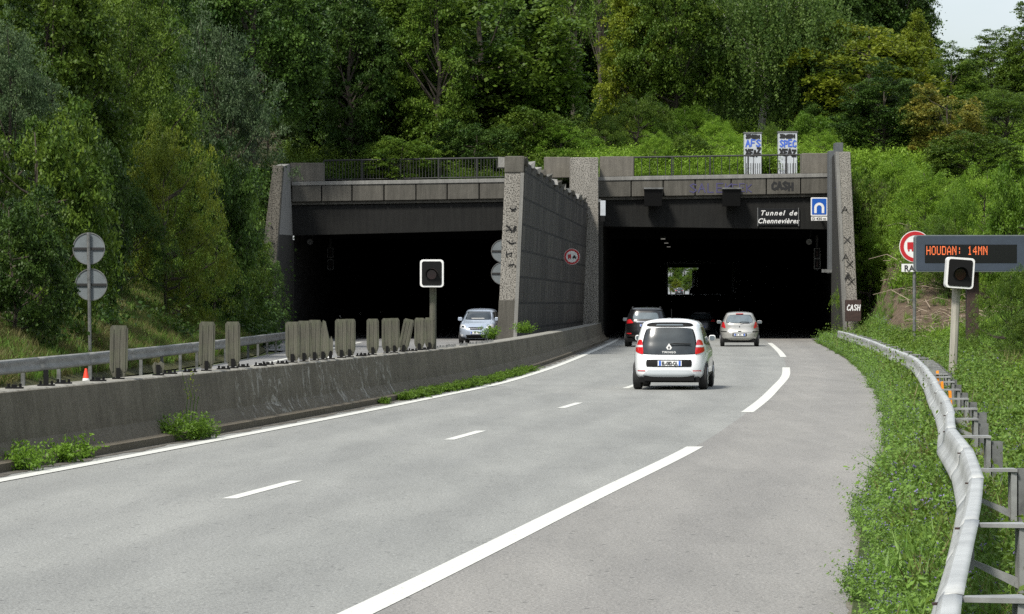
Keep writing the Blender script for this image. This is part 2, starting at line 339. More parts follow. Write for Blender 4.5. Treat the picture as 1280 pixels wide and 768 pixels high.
# ---------------------------------------------------------------- terrain
def sm(t): t=np.clip(t,0,1); return t*t*(3-2*t)
def Hleft(d,y):
    h=10.5*(1-np.exp(-np.maximum(d,0)*.6/10.5)); t=sm((y-132)/28); return np.maximum(h, 8.4*t*sm(d/1.0)*1.0)
def Hright(d,y):
    d=np.maximum(d,0); h=.1*d+.028*d*d; h=np.where(h>7,7+4*(1-np.exp(-(h-7)/4)),h); t=sm((y-116)/44); return np.maximum(h, 7.0*t*sm(d/2.2))
def Htop(x,y): return 8.35+np.minimum(.12*np.maximum(y-162,0),7)
def H(x,y):
    if y>160.5: return float(Htop(x,y))
    if x<0: return float(Hleft(float(VL(y))-x,y))
    return float(Hright(x-float(RRs(y))-.8,y))
def terrain(name, side):
    ds=np.concatenate([np.arange(0,30,.8),np.arange(30,90,5)]); ys=np.arange(2,160.6,2.0 if side<0 else 1.5); vs=[]
    ys=np.append(ys[ys<160],160.4)
    for y in ys:
        for d in ds:
            if side<0: x=float(VL(y))+.25-d; h=float(Hleft(float(VL(y))-x,y))
            else: x=max(float(Ex(y)),float(TR(160))-.9 if y>146 else -99)+.0+d; h=float(Hright(x-float(RRs(y))-.8,y))
            h+= .25*nz(x,y,.35)*min(1,d/2) + (.02 if side>0 else -.02)
            vs.append((x,y,h))
    n=len(ds); mb=MB(); mb.add(vs,[(j*n+i,j*n+i+1,(j+1)*n+i+1,(j+1)*n+i) for j in range(len(ys)-1) for i in range(n-1)])
    return mb
g=NT('bank_soil_left'); c=g.mix(g.ramp(g.noise(.7,8,.8),.38,.6),(.035,.045,.015),(.1,.1,.04)); c=g.mix(g.ramp(g.noise(5,6,.8),.5,.65),c,(.13,.12,.06)); g.bump(g.noise(4,8,.8),.15); M['bankL']=g.out(c,.95)
g=NT('bank_soil_right'); zz=g.xyz()
c=g.mix(g.ramp(g.noise(.7,8,.8),.38,.6),(.05,.085,.015),(.1,.13,.04))
dirt=g.mix(g.ramp(g.noise(2.5,8,.85),.35,.65),(.055,.035,.022),(.2,.15,.1))
dx=g.math('DIVIDE',g.math('SUBTRACT',zz['X'],17.3),5.2); dy=g.math('DIVIDE',g.math('SUBTRACT',zz['Y'],131),24)
rr=g.math('ADD',g.math('MULTIPLY',dx,dx),g.math('MULTIPLY',dy,dy)); rr=g.math('ADD',rr,g.math('MULTIPLY',g.noise(.6,6),.8))
c=g.mix(g.ramp(rr,.8,.999,(1,1,1),(0,0,0)),c,dirt); g.bump(g.noise(4,8,.8),.15); M['bankR']=g.out(c,.95)
o=terrain('l',-1).build('hill_bank_left',M['bankL'],loc=(0,0,0),smooth=True); o['kind']='structure'; o.name='hillside'
o=terrain('r',1).build('hillside',M['bankR'],loc=(0,0,0),smooth=True); o['kind']='structure'
mb=MB(); xs=np.arange(-90,111,4.0); ys=np.concatenate([[161.2],np.arange(164,260,4),np.arange(270,581,20)]); n=len(xs)
mb.add([(x,y,float(Htop(x,y))+(.4*nz(x,y,.2) if y>163 else 0)) for y in ys for x in xs],[(j*n+i,j*n+i+1,(j+1)*n+i+1,(j+1)*n+i) for j in range(len(ys)-1) for i in range(n-1)])
g=NT('hill_soil'); c=g.mix(g.ramp(g.noise(.7,8,.8),.4,.6),(.03,.03,.014),(.07,.065,.03)); M['hill']=g.out(c,.95)
o=mb.build('hillside',M['hill'],loc=(0,0,0),smooth=True); o['kind']='structure'
for xa,xb in ((17.55,110),(-90,-11.5)):
    mb=MB(); q=np.linspace(xa,xb,60); mb.add([p for x in q for p in ((x,161.15,-1),(x,161.25,float(Htop(x,161.2))+.02))],[(2*i,2*i+1,2*i+3,2*i+2) for i in range(59)]); o=mb.build('hillside',M['hill'],loc=(0,0,0)); o['kind']='structure'
# ---------------------------------------------------------------- tunnel portals and tubes
YP=160.0
def ztop(x): return 8.0+.0158*(x+11.5)
def portal(x0,x1,sl,sr,label,fw0,fw1,px_joints,wallL,wallR,exit_open):
    t=empty('tunnel_portal',((x0+x1)/2,YP,0),0,label,'tunnel portal')
    def zs(x): return sl+(sr-sl)*(x-x0)/(x1-x0)
    def slab(mb,xa,xb,ya,yb,fa,fb):
        mb.hexa([(xa,ya,fa(xa)),(xb,ya,fa(xb)),(xb,yb,fa(xb)),(xa,yb,fa(xa)),(xa,ya,fb(xa)),(xb,ya,fb(xb)),(xb,yb,fb(xb)),(xa,yb,fb(xa))]); return mb
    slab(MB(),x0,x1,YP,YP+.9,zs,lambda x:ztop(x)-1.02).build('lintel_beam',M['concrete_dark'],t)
    slab(MB(),x0,x1,YP-.12,YP+.2,lambda x:ztop(x)-1.0,lambda x:ztop(x)-.86).build('drip_ledge',M['concrete'],t)
    slab(MB(),x0,x1,YP-.35,YP+1.1,lambda x:ztop(x)+.0,lambda x:ztop(x)+.2).build('coping',M['concrete_light'],t,bevel=.02)
    js=[x0]+[(p-640)*(YP-.3)/F for p in px_joints]+[x1]
    for a,b in zip(js[:-1],js[1:]):
        slab(MB(),a+.03,b-.03,YP-.3,YP+.9,lambda x:ztop(x)-.84,lambda x:ztop(x)-.003).build('parapet_panel',M['concrete'],t,bevel=.02)
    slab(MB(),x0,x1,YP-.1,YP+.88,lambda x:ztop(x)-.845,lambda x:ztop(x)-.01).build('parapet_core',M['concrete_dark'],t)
    # tube: side walls, ceiling
    ys=np.concatenate([[YP+.9],np.arange(170,590,20),[590]])
    def ribbon(fx0,z0,fx1,z1):
        mb=MB(); n=len(ys)
        mb.add([p for y in ys for p in ((float(fx0(y)),y,z0+float(G(y))),(float(fx1(y)),y,z1+float(G(y))))],[(2*i,2*i+1,2*i+3,2*i+2) for i in range(n-1)]); return mb
    off=lambda f,d:(lambda y:f(y)+d)
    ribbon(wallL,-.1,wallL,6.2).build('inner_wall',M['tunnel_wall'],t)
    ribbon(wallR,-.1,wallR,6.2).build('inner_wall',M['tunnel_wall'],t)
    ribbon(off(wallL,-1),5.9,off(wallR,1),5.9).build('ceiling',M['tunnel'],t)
    for xa,xb in ((x0-1.4,float(wallL(YP+.9))-.003),(float(wallR(YP+.9))+.003,x1+1.2)):
        MB().box(xa,xb,YP+.02,YP+1.3,-.05,5.2).build('jamb',M['concrete_wall'],t)
    # cross beams under the ceiling
    for y in range(172,330,12):
        MB().box(float(wallL(y)),float(wallR(y)),y,y+.5,5.5+float(G(y)),5.91+float(G(y))).build('ceiling_beam',M['tunnel'],t)
    return t
pl=portal(X(365,160),X(640,160)+.2,5.42,5.72,'wide dark tunnel mouth on the left, behind the row of wooden boards','', '',[402,440,480,520,559,599],LL,LR,True)
pr=portal(X(715,160),X(1043,160),5.92,5.74,'wide dark tunnel mouth on the right that the cars drive into','', '',[789,829,869,914,958,1001],TL,TR,False)
# narrow lit opening at the far end of the right tube
ew=MB(); a,b=X(835,590),X(873,590); z0=3.3; z1=Z(335,590)
ew.box(float(TL(590))-1.5,a,590,590.8,z0,11); ew.box(b,float(TR(590))+1.5,590,590.8,z0,11); ew.box(a,b,590,590.8,z1,11)
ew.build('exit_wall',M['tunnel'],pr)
MB().box(X(873,560),X(876,560),560,580,3.4,Z(337,560)).build('exit_pillar',M['concrete_light'],pr)
# masonry between and beside the tubes so no daylight enters
fill=MB(); fill.box(3.1,X(752,160),YP+.95,YP+3,0,8.2); fill.build('dividing_pier_wall',M['concrete_wall'],pr)
# end blocks on the parapet
def block(px0,px1,py0,D,par,y0=YP-.28,y1=YP+.9):
    x0,x1=X(px0,D),X(px1,D); MB().hexa([(x0,y0,ztop(x0)+.205),(x1,y0,ztop(x1)+.205),(x1,y1,ztop(x1)+.205),(x0,y1,ztop(x0)+.205),(x0,y0,Z(py0,D)),(x1,y0,Z(py0,D)),(x1,y1,Z(py0,D)),(x0,y1,Z(py0,D))]).build('end_block',M['aggregate_d'],par,bevel=.03)
block(363,405,204,160,pl); block(750,792,196,160,pr); block(1002,1034,192,160,pr); block(680,713,197,160.5,pl,YP-.0,YP+1)
# pier between the portals
pt=empty('concrete_pier',(X(730,157),157.6,0),0,'tall rough concrete pier between the two tunnel mouths','pier')
MB().box(X(713,157),X(748,157),156.9,159.64,-.05,Z(197,157)).build('pier_shaft',M['aggregate'],pt,bevel=.04)
MB().box(X(748,157)+.004,X(748,157)+.25,157.4,159.64,-.05,Z(250,157)).build('smooth_edge_strip',M['concrete_wall'],pt)
# middle wing wall (leaning slab that runs out towards the camera)
def wing(name,label,near,far,topz,th,facem,sidem,capm=None,side=1):
    """near/far: (y, x_top_left, x_top_right, x_bot_left, x_bot_right)"""
    t=empty(name,((near[3]+near[4])/2,near[0],0),0,label,'retaining wall')
    y0,a,b,c,d=near; y1,a1,b1,c1,d1=far
    MB().hexa([(c,y0,-.05),(d,y0,-.05),(d,y0+.8,-.05),(c,y0+.8,-.05),(a,y0,topz),(b,y0,topz),(b,y0+.8,topz),(a,y0+.8,topz)]).build('front_pillar',M['aggregate'],t,bevel=.03)
    return t
mw=wing('wing_wall','dark ribbed retaining wall with a rough pale front pillar between the carriageways',(110,X(632,110),X(655,110),X(621,110),X(644,110)),(155,0,0,0,0),7.12,.7,None,None)
# smooth cap and smooth right edge of the pillar, 3 mm proud
cz=lambda f: (lambda z: f)
def lerp(a,b,t): return a+(b-a)*t
xt0,xt1,xb0,xb1=X(632,110),X(655,110),X(621,110),X(644,110)
za=Z(216,110); ta=za/7.12
MB().hexa([(lerp(xb0,xt0,ta)-.02,109.96,za),(lerp(xb1,xt1,ta)+.02,109.96,za),(lerp(xb1,xt1,ta)+.02,110.84,za),(lerp(xb0,xt0,ta)-.02,110.84,za),(xt0-.02,109.96,7.16),(xt1+.02,109.96,7.16),(xt1+.02,110.84,7.16),(xt0-.02,110.84,7.16)]).build('pillar_cap',M['concrete'],mw,bevel=.03)
MB().hexa([(xb1-.1,109.93,-.05),(xb1+.03,109.93,-.05),(xb1+.03,110.7,-.05),(xb1-.1,110.7,-.05),(lerp(xb1,xt1,ta)-.1,109.93,za-.005),(lerp(xb1,xt1,ta)+.03,109.93,za-.005),(lerp(xb1,xt1,ta)+.03,110.7,za-.005),(lerp(xb1,xt1,ta)-.1,110.7,za-.005)]).build('edge_strip',M['concrete_light'],mw)
tf=2.0/7.12
MB().hexa([(xb0-.015,109.96,-.05),(xb1-.1,109.96,-.05),(xb1-.1,110.3,-.05),(xb0-.015,110.3,-.05),(lerp(xb0,xt0,tf)-.015,109.96,2.0),(lerp(xb1,xt1,tf)-.1,109.96,2.0),(lerp(xb1,xt1,tf)-.1,110.3,2.0),(lerp(xb0,xt0,tf)-.015,110.3,2.0)]).build('pillar_foot',M['concrete'],mw)
wb=X(645,110); wt=X(656.5,110); fb=X(729,155); ft=X(736,155)
MB().hexa([(wb-.75,110.82,-.05),(wb,110.82,-.05),(fb,156.8,-.05),(fb-.75,156.8,-.05),(wt-.6,110.82,7.0),(wt,110.82,7.0),(ft,156.8,7.0),(ft-.6,156.8,7.0)]).build('ribbed_slab',M['ribbed'],mw)
def stone(mb,c,s,seed):
    r=random.Random(seed); pts=[]
    for k in range(8):
        sx=1 if k in(1,2,5,6) else -1; sy=1 if k in(2,3,6,7) else -1; szz=1 if k>3 else -1
        pts.append((c[0]+sx*s[0]*r.uniform(.7,1.15),c[1]+sy*s[1]*r.uniform(.8,1.1),c[2]+szz*s[2]*r.uniform(.6,1.2)))
    mb.hexa(pts)
for k in range(13):
    y=112+k*3.5; tt=(y-110.8)/46; mb=MB(); stone(mb,(lerp(wt,ft,tt)-.16,y,7.0+.03*math.sin(k*2.3)),(.2,1.5,.13),k); mb.build('capping_stone',M['concrete_light'] if k%3 else M['concrete'],mw)
mb=MB(); stone(mb,(X(627,110.3),110.3,Z(204,110)),(.13,.2,.2),99); mb.build('broken_capping_stone',M['concrete_light'],mw)
# left wing
lw=empty('wing_wall',(-12,151,0),0,'dark left abutment wall half hidden by ivy beside the left tunnel mouth','retaining wall')
yn=149.0; a0,a1=X(341,yn),X(354,yn); b0,b1=X(327,yn),X(338,yn)
MB().hexa([(b0-.5,yn,-.05),(b1,yn,-.05),(b1,yn+.7,-.05),(b0-.5,yn+.7,-.05),(a0,yn,Z(207,yn)),(a1,yn,Z(207,yn)),(a1,yn+.7,Z(207,yn)),(a0,yn+.7,Z(207,yn))]).build('front_pillar',M['aggregate_dark'],lw,bevel=.03)
def skew(mb,xn0,xn1,zn,xf0,xf1,zf,y0,y1,th): # wall face between near edge (xn at z0..zn) and far edge
    mb.hexa([(xn0[0]-th,y0,xn0[1]),(xn0[0],y0,xn0[1]),(xf0[0],y1,xf0[1]),(xf0[0]-th,y1,xf0[1]),(xn1[0]-th,y0,xn1[1]),(xn1[0],y0,xn1[1]),(xf1[0],y1,xf1[1]),(xf1[0]-th,y1,xf1[1])]); return mb
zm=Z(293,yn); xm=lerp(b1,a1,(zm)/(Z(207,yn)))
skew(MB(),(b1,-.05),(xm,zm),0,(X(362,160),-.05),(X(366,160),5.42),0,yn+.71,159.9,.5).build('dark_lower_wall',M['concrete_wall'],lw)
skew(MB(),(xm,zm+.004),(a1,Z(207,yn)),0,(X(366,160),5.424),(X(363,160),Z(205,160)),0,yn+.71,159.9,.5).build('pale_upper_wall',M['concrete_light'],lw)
# right wing
rw=empty('wing_wall',(16,146,0),0,'pale rough leaning concrete end wall right of the right tunnel mouth','retaining wall')
yn=145.0; a0,a1=X(1045,yn),X(1063,yn); b0,b1=X(1057,yn),X(1074,yn); zt=Z(190,yn)
MB().hexa([(b0,yn,-.05),(b1,yn,-.05),(b1,yn+.8,-.05),(b0,yn+.8,-.05),(a0,yn,zt),(a1,yn,zt),(a1,yn+.8,zt),(a0,yn+.8,zt)]).build('front_pillar',M['aggregate'],rw,bevel=.03)
MB().hexa([(b0-.02,yn-.02,-.05),(b0+.13,yn-.02,-.05),(b0+.13,yn+.5,-.05),(b0-.02,yn+.5,-.05),(a0-.02,yn-.02,zt+.01),(a0+.13,yn-.02,zt+.01),(a0+.13,yn+.5,zt+.01),(a0-.02,yn+.5,zt+.01)]).build('edge_strip',M['concrete_light'],rw)
xf=X(1042,160)
MB().hexa([(b0+.02,yn+.81,-.05),(b0+.5,yn+.81,-.05),(xf+.6,161.2,-.05),(xf,161.2,-.05),(a0+.02,yn+.81,zt-.05),(a0+.5,yn+.81,zt-.05),(xf+.6,161.2,9.5),(xf,161.2,9.5)]).build('side_slab',M['concrete_wall'],rw)
for k,(px,py) in enumerate(((1056,262),(1059,300),(1057,322),(1062,330),(1061,347),(1064,352),(1060,345))):
    mb=MB(); c=P(px,py,144.97); s=.16
    for (dx0,dz0,dx1,dz1) in (((-s,-s,s,s),(-s,s,s,-s)) if k%2 else ((-s,-s,0,s),(0,s,s,-s),(-s*.5,-.02,s*.5,-.02))):
        mb.tube([(c[0]+dx0,c[1],c[2]+dz0),(c[0]+dx1,c[1],c[2]+dz1)],.014,4)
    mb.build('painted_scrawl',M['gblack'],rw)
cc=empty('grey_column',(X(1043,158),158,3),0,'smooth blue-grey column rising above the parapet right of the blue sign','column')
MB().box(X(1035.5,158),X(1043,158),157.6,158.6,Z(342,158),Z(189,158)).build('column_shaft',M['grey_column'],cc,bevel=.02)
MB().box(X(1043,158)+.003,X(1053,158),157.62,158.6,Z(342,158),Z(179,158)).build('column_shaft',M['grey_column'],cc,bevel=.02)
MB().box(X(1026,158),X(1044,158),157.4,157.6,Z(341,158),Z(337,158)).build('bracket',M['galv_d'],cc)
# ---------------------------------------------------------------- railings
def railing(px0,px1,pt0,label,bars,D=160.9):
    x0,x1=X(px0,D),X(px1,D); t=empty('railing',((x0+x1)/2,D,8.2),0,label,'railing')
    za=lambda x: Z(pt0,D)+.016*(x-x0)
    MB().tube([(x0,D,za(x0)),(x1,D,za(x1))],.05,6).build('top_rail',M['dark_steel'],t)
    MB().tube([(x0,D,za(x0)-1.0),(x1,D,za(x1)-1.0)],.03,6).build('bottom_rail',M['dark_steel'],t)
    n=int((x1-x0)/bars); mb=MB(); k=0
    for i in range(n+1):
        x=x0+(x1-x0)*i/n; mb.box(x-.015,x+.015,D-.015,D+.015,za(x)-1.0,za(x))
    o=mb.build('bars',M['dark_steel'],t)
    for i in range(0,int((x1-x0)/2)+1):
        x=x0+i*2.0; MB().box(x-.04,x+.04,D-.04,D+.04,za(x)-1.2,za(x)).build('post',M['dark_steel'],t)
railing(405,632,201,'dark barred railing above the left tunnel mouth, overgrown by bushes',.16)
railing(792,1002,197,'dark barred railing above the right tunnel mouth in front of the grey cabinets',.4)
# ---------------------------------------------------------------- strokes and lettering
GL={'C':[[(.9,.85),(.5,1),(.1,.6),(.15,.15),(.6,0),(.95,.2)]],'A':[[(0,0),(.45,1),(.9,0)],[(.2,.4),(.75,.4)]],'S':[[(.9,.85),(.5,1),(.1,.8),(.5,.5),(.9,.25),(.5,0),(.05,.15)]],
'H':[[(.1,0),(.1,1)],[(.85,0),(.85,1)],[(.1,.5),(.85,.5)]],'P':[[(.1,0),(.1,1),(.8,.9),(.75,.5),(.1,.45)]],'E':[[(.9,1),(.1,1),(.1,0),(.9,0)],[(.1,.5),(.7,.5)]],'L':[[(.1,1),(.1,0),(.8,0)]],'K':[[(.1,0),(.1,1)],[(.9,1),(.1,.45),(.9,0)]],'Z':[[(0,1),(.9,1),(0,0),(.9,0)]],'N':[[(0,0),(.1,1),(.8,0),(.9,1)]],'F':[[(0,0),(.1,1),(.9,.95)],[(.1,.5),(.7,.5)]],'X':[[(0,0),(.9,1)],[(0,1),(.9,0)]]}
def strokes(mb,text,x,y,z,w,h,r,jit=.06,seed=1,slant=.0):
    rr=random.Random(seed); n=len(text); cw=w/n
    for i,ch in enumerate(text):
        dz=rr.uniform(-jit,jit)*h
        for st in GL.get(ch,[]):
            pts=[(x+i*cw+(a*.85+slant*b)*cw, z+dz+b*h) for a,b in st]
            for (p,q) in zip(pts[:-1],pts[1:]):
                d=Vector((q[0]-p[0],q[1]-p[1])); L=d.length or 1; nx,nz_=-d.y/L*r,d.x/L*r; e=d/L*r*.7
                mb.add([(p[0]-e.x+nx,y,p[1]-e.y+nz_),(p[0]-e.x-nx,y,p[1]-e.y-nz_),(q[0]+e.x-nx,y,q[1]+e.y-nz_),(q[0]+e.x+nx,y,q[1]+e.y+nz_)],[(0,1,2,3)]); y-=.0004
    return mb
def text(name,body,x,y,z,size,m,parent,shear=0,spacing=1,align='CENTER',rz=0,sx=1,local=False,bold=.0,flip=False):
    c=bpy.data.curves.new(name,'FONT'); c.body=body; c.size=size; c.shear=shear; c.space_character=spacing; c.align_x=align; c.extrude=.004; c.offset=bold; c.resolution_u=3
    o=bpy.data.objects.new(name,c); COL.objects.link(o); c.materials.append(m); o.parent=parent
    loc=Vector((x,y,z))-(Vector((0,0,0)) if local else parent_world(parent)); dg=bpy.context.evaluated_depsgraph_get(); dg.update(); me=bpy.data.meshes.new_from_object(o.evaluated_get(dg)); me.name=name; bpy.data.objects.remove(o); o=link(name,me,m,parent)
    o.location=loc; o.rotation_euler=(math.radians(90),0,math.pi if flip else rz); o.scale=(sx,1,1); return o
mb=strokes(MB(),'CASH',X(965,159.6),159.69,Z(237,159.7),1.15,.36,.058,seed=12,jit=.14); mb.build('graffiti',M['gblack'],pr)
mb=strokes(MB(),'SALEK',X(862,159.6),159.69,Z(241,159.7),2.3,.45,.03,seed=5); mb.build('graffiti',M['gviolet'],pr)
mb=strokes(MB(),'FEK',X(915,159.6),159.685,Z(240,159.7),1.1,.4,.025,seed=8); mb.build('graffiti',M['gviolet'],pr)
# vertical dark painted marks on the middle pillar
mb=MB()
for k,(px,py,w,h) in enumerate(((640,262,14,9),(636,285,10,8),(642,287,8,10),(639,303,12,6),(636,318,10,8),(640,332,9,5))):
    c=P(px,py,109.985); r=random.Random(k)
    for q in range(5):
        a=(c[0]+r.uniform(-.5,.5)*w/35,c[1],c[2]+r.uniform(-.5,.5)*h/35); b=(c[0]+r.uniform(-.5,.5)*w/35,c[1],c[2]+r.uniform(-.5,.5)*h/35); mb.tube([a,b],.015,4)
mb.build('painted_scrawl',M['gblack'],mw)
# ---------------------------------------------------------------- signs
t=empty('tunnel_name_sign',(X(973,159),159.9,6),0,'black board with white italic lettering Tunnel de Chennevières on the beam','sign')
MB().box(X(946,160),X(999.5,160),159.93,159.997,Z(282,160),Z(261,160)).build('board',M['screen'],t,bevel=.01)
for px in (947,998): MB().box(X(px,160)-.02,X(px,160)+.02,159.9,159.96,Z(283,160),Z(260,160)).build('edge_trim',M['galv_d'],t)
text('lettering','de',X(986,160),159.92,Z(269.4,160),.36,M['white'],t,shear=.3,spacing=1.28,bold=.007,align='LEFT')
text('lettering','Tunnel',X(965,160),159.92,Z(269.4,160),.36,M['white'],t,shear=.3,spacing=1.28,bold=.007)
text('lettering','Chennevières',X(972.5,160),159.92,Z(279.3,160),.36,M['white'],t,shear=.3,spacing=1.08,bold=.007)
t=empty('tunnel_sign',(X(1024,158.8),158.8,6),0,'square blue sign with a white tunnel arch left of the grey column','sign')
D=158.8; bx0,bx1,bz0,bz1=X(1013.5,D),X(1034.5,D),Z(270,D),Z(247,D)
MB().poly(rrect((bx0+bx1)/2,(bz0+bz1)/2,bx1-bx0,bz1-bz0,.06),D,D+.05).build('frame',M['white'],t)
MB().poly(rrect((bx0+bx1)/2,(bz0+bz1)/2,bx1-bx0-.12,bz1-bz0-.12,.04),D-.006,D+.001).build('blue_field',M['blue'],t)
mx=(bx0+bx1)/2; mz=bz0+.42; mb=MB(); n=12; r0,r1=.13,.26
pts=[(mx+r1*math.cos(math.pi*k/n),mz+r1*math.sin(math.pi*k/n)) for k in range(n+1)]; ptsi=[(mx+r0*math.cos(math.pi*k/n),mz+r0*math.sin(math.pi*k/n)) for k in range(n+1)]
outl=[(mx+r1,mz-.28)]+pts+[(mx-r1,mz-.28)]; inn=[(mx+r0,mz-.28)]+ptsi+[(mx-r0,mz-.28)]
mb.add([(a,D-.012,b) for a,b in outl]+[(a,D-.012,b) for a,b in inn],[(i,i+1,len(outl)+i+1,len(outl)+i) for i in range(len(outl)-1)]); mb.build('arch_symbol',M['white'],t)
MB().box(bx0+.02,bx1-.02,D,D+.04,Z(276,D),Z(271,D)).build('distance_plate',M['white'],t)
text('lettering','⟼ 430 m'.replace('⟼','D'),mx,D-.003,Z(275.3,D),.2,M['gblack'],t,bold=.004)
MB().box(mx-.04,mx+.04,D+.05,D+1.2,bz0+.3,bz0+.4).build('bracket',M['galv_d'],t)
# truck / no overtaking discs
def truck_sign(t,c,r,D,plate=False):
    MB().disc((c[0],c[1]),r,D,D+.03,40).build('disc',M['white'],t)
    MB().ring((c[0],c[1]),r*.72,r*.96,D-.006,D+.001).build('red_ring',M['red'],t)
    u=r; mb=MB(); x,z=c
    mb.box(x-.5*u,x-.1*u,D-.006,D+.001,z-.16*u,z+.28*u); mb.box(x-.46*u,x-.36*u,D-.007,D+.001,z-.3*u,z-.16*u); mb.box(x-.22*u,x-.12*u,D-.007,D+.001,z-.3*u,z-.16*u)
    mb.build('truck_symbol',M['red'],t)
    mb=MB(); mb.poly([(x+.08*u,z-.2*u),(x+.56*u,z-.2*u),(x+.56*u,z-.02*u),(x+.45*u,z),(x+.4*u,z+.16*u),(x+.2*u,z+.16*u),(x+.14*u,z),(x+.08*u,z-.02*u)],D-.006,D+.001); mb.box(x+.12*u,x+.2*u,D-.007,D+.001,z-.3*u,z-.2*u); mb.box(x+.44*u,x+.52*u,D-.007,D+.001,z-.3*u,z-.2*u)
    mb.build('car_symbol',M['gblack'],t)
t=empty('overtaking_sign',(X(715,137),137.4,4),0,'round red ringed no overtaking sign fixed to the dark ribbed wall','sign')
truck_sign(t,(X(715,137),Z(321,137)),.36,137.2); MB().box(X(715,137)-.4,X(715,137),137.24,137.3,Z(321,137)-.03,Z(321,137)+.03).build('bracket',M['galv_d'],t)
t=empty('overtaking_sign',(X(1143,99),99,0),0,'large round red ringed sign on a thin post, half behind the message board','sign')
truck_sign(t,(X(1144,99),Z(308.5,99)),.51,99)
MB().box(X(1127,99),X(1161,99),99,99.03,Z(340,99),Z(330,99)).build('plate',M['white'],t)
text('lettering','RAPPEL',X(1130,99),98.99,Z(339,99),.27,M['gblack'],t,align='LEFT',spacing=1.05,bold=.004,sx=.95)
MB().tube([(X(1143,99.1),99.1,H(X(1143,99),99)-.3),(X(1143,99.1),99.1,Z(292,99))],.055,8).build('post',M['galv_d'],t,smooth=True)
# variable message board
D=95.0; t=empty('message_board',(X(1217,D),D+.2,0),0,'long slate message board with orange lettering on a brown post','message sign')
cx=(X(1144,D)+X(1285,D))/2; w=X(1285,D)-X(1144,D); cz_=(Z(294,D)+Z(340,D))/2; h=Z(294,D)-Z(340,D)
MB().poly(rrect(cx,cz_,w,h,.09),D,D+.45).build('housing',M['sign_back'],t)
MB().poly(rrect(cx,cz_,w-.06,h-.06,.07),D-.012,D+.001).build('front_panel',M['navy'],t)
sx0,sx1=X(1156,D),X(1271,D); sz1,sz0=Z(306,D),Z(329,D)
MB().box(sx0,sx1,D-.02,D-.005,sz0,sz1).build('screen',M['screen'],t)
FT={'H':["10001","10001","10001","11111","10001","10001","10001"],'O':["01110","10001","10001","10001","10001","10001","01110"],'U':["10001","10001","10001","10001","10001","10001","01110"],'D':["11110","10001","10001","10001","10001","10001","11110"],'A':["00100","01010","10001","10001","11111","10001","10001"],'N':["10001","11001","10101","10101","10011","10001","10001"],':':["00000","00100","00100","00000","00100","00100","00000"],' ':["00000"]*7,'1':["00100","01100","00100","00100","00100","00100","01110"],'4':["00010","00110","01010","10010","11111","00010","00010"],'M':["10001","11011","10101","10101","10001","10001","10001"]}
cw=X(1235.5,D)-X(1158,D); cw/=12; ph=(Z(307,D)-Z(318,D))/7; pw=cw/6.3
for i,ch in enumerate('HOUDAN: 14MN'):
    if ch==' ': continue
    mb=MB()
    for r_,row in enumerate(FT[ch]):
        for q,b_ in enumerate(row):
            if b_=='1':
                xx=X(1158,D)+i*cw+q*pw; z_=Z(308,D)-r_*ph; mb.box(xx,xx+pw*.86,D-.026,D-.019,z_-ph*.86,z_)
    if ch==':':
        half=len(mb.v)//2; a_=MB(); a_.v=mb.v[:half]; a_.f=mb.f[:len(mb.f)//2]; a_.build('lit_character',M['led'],t); b_=MB(); b_.v=mb.v[half:]; b_.f=[tuple(q-half for q in f) for f in mb.f[len(mb.f)//2:]]; b_.build('lit_character',M['led'],t); continue
    mb.build('lit_character',M['led'],t)
MB().box(X(1210,D+.25),X(1225,D+.25),D+.46,D+.8,-.3,Z(300,D)).build('post',M['rust'],t,bevel=.02)
# flashing signal boxes
def signal(px,py,D,w,h,base,label,lean,rot,pw):
    x,z=X(px,D),Z(py,D); t=empty('signal_lamp',(base[0],D,base[1]),0,label,'signal lamp')
    MB().tube([(base[0],D+.1,base[1]),(x+lean,D+.1,z-h*.3)],pw,8).build('post',M['wood'] if px<800 else M['pale_post'],t,smooth=True)
    hd=MB().poly(rrect(0,0,w,h,.07),0,.28).build('backboard',M['white'],t,local=True); hd.location=Vector((x,D-.2,z))-Vector(t.location); hd.rotation_euler=(0,rot,0)
    f=MB().poly(rrect(0,0,w-.08,h-.08,.05),-.012,.001).build('black_face',M['black'],hd,local=True)
    MB().disc((0,-.03),w*.2,-.03,-.011,28).build('lens',M['lens_dark'],hd,local=True)
    mb=MB(); n=14; R=w*.27; vs=[]
    for k in range(n+1):
        a=math.radians(-10+200*k/n)
        for (rr_,yy) in ((R,-.012),(R*.97,-.2*(.4+.6*math.sin(math.pi*k/n)))): vs.append((rr_*math.cos(a),yy,-.03+rr_*math.sin(a)))
    mb.add(vs,[(2*k,2*k+1,2*k+3,2*k+2) for k in range(n)]); o=mb.build('visor',M['rust'] if px<800 else M['black'],hd,local=True,smooth=True)
signal(540,342,68,.52,.61,(X(541,68),.86),'black signal lamp with white frame on a rough post on the barrier',.02,0,.075)
signal(1198.5,341.5,62,.56,.62,(X(1190,62),H(X(1190,62),62)-.2),'tilted black signal lamp with white frame in front of the message board',-.03,math.radians(4),.085)
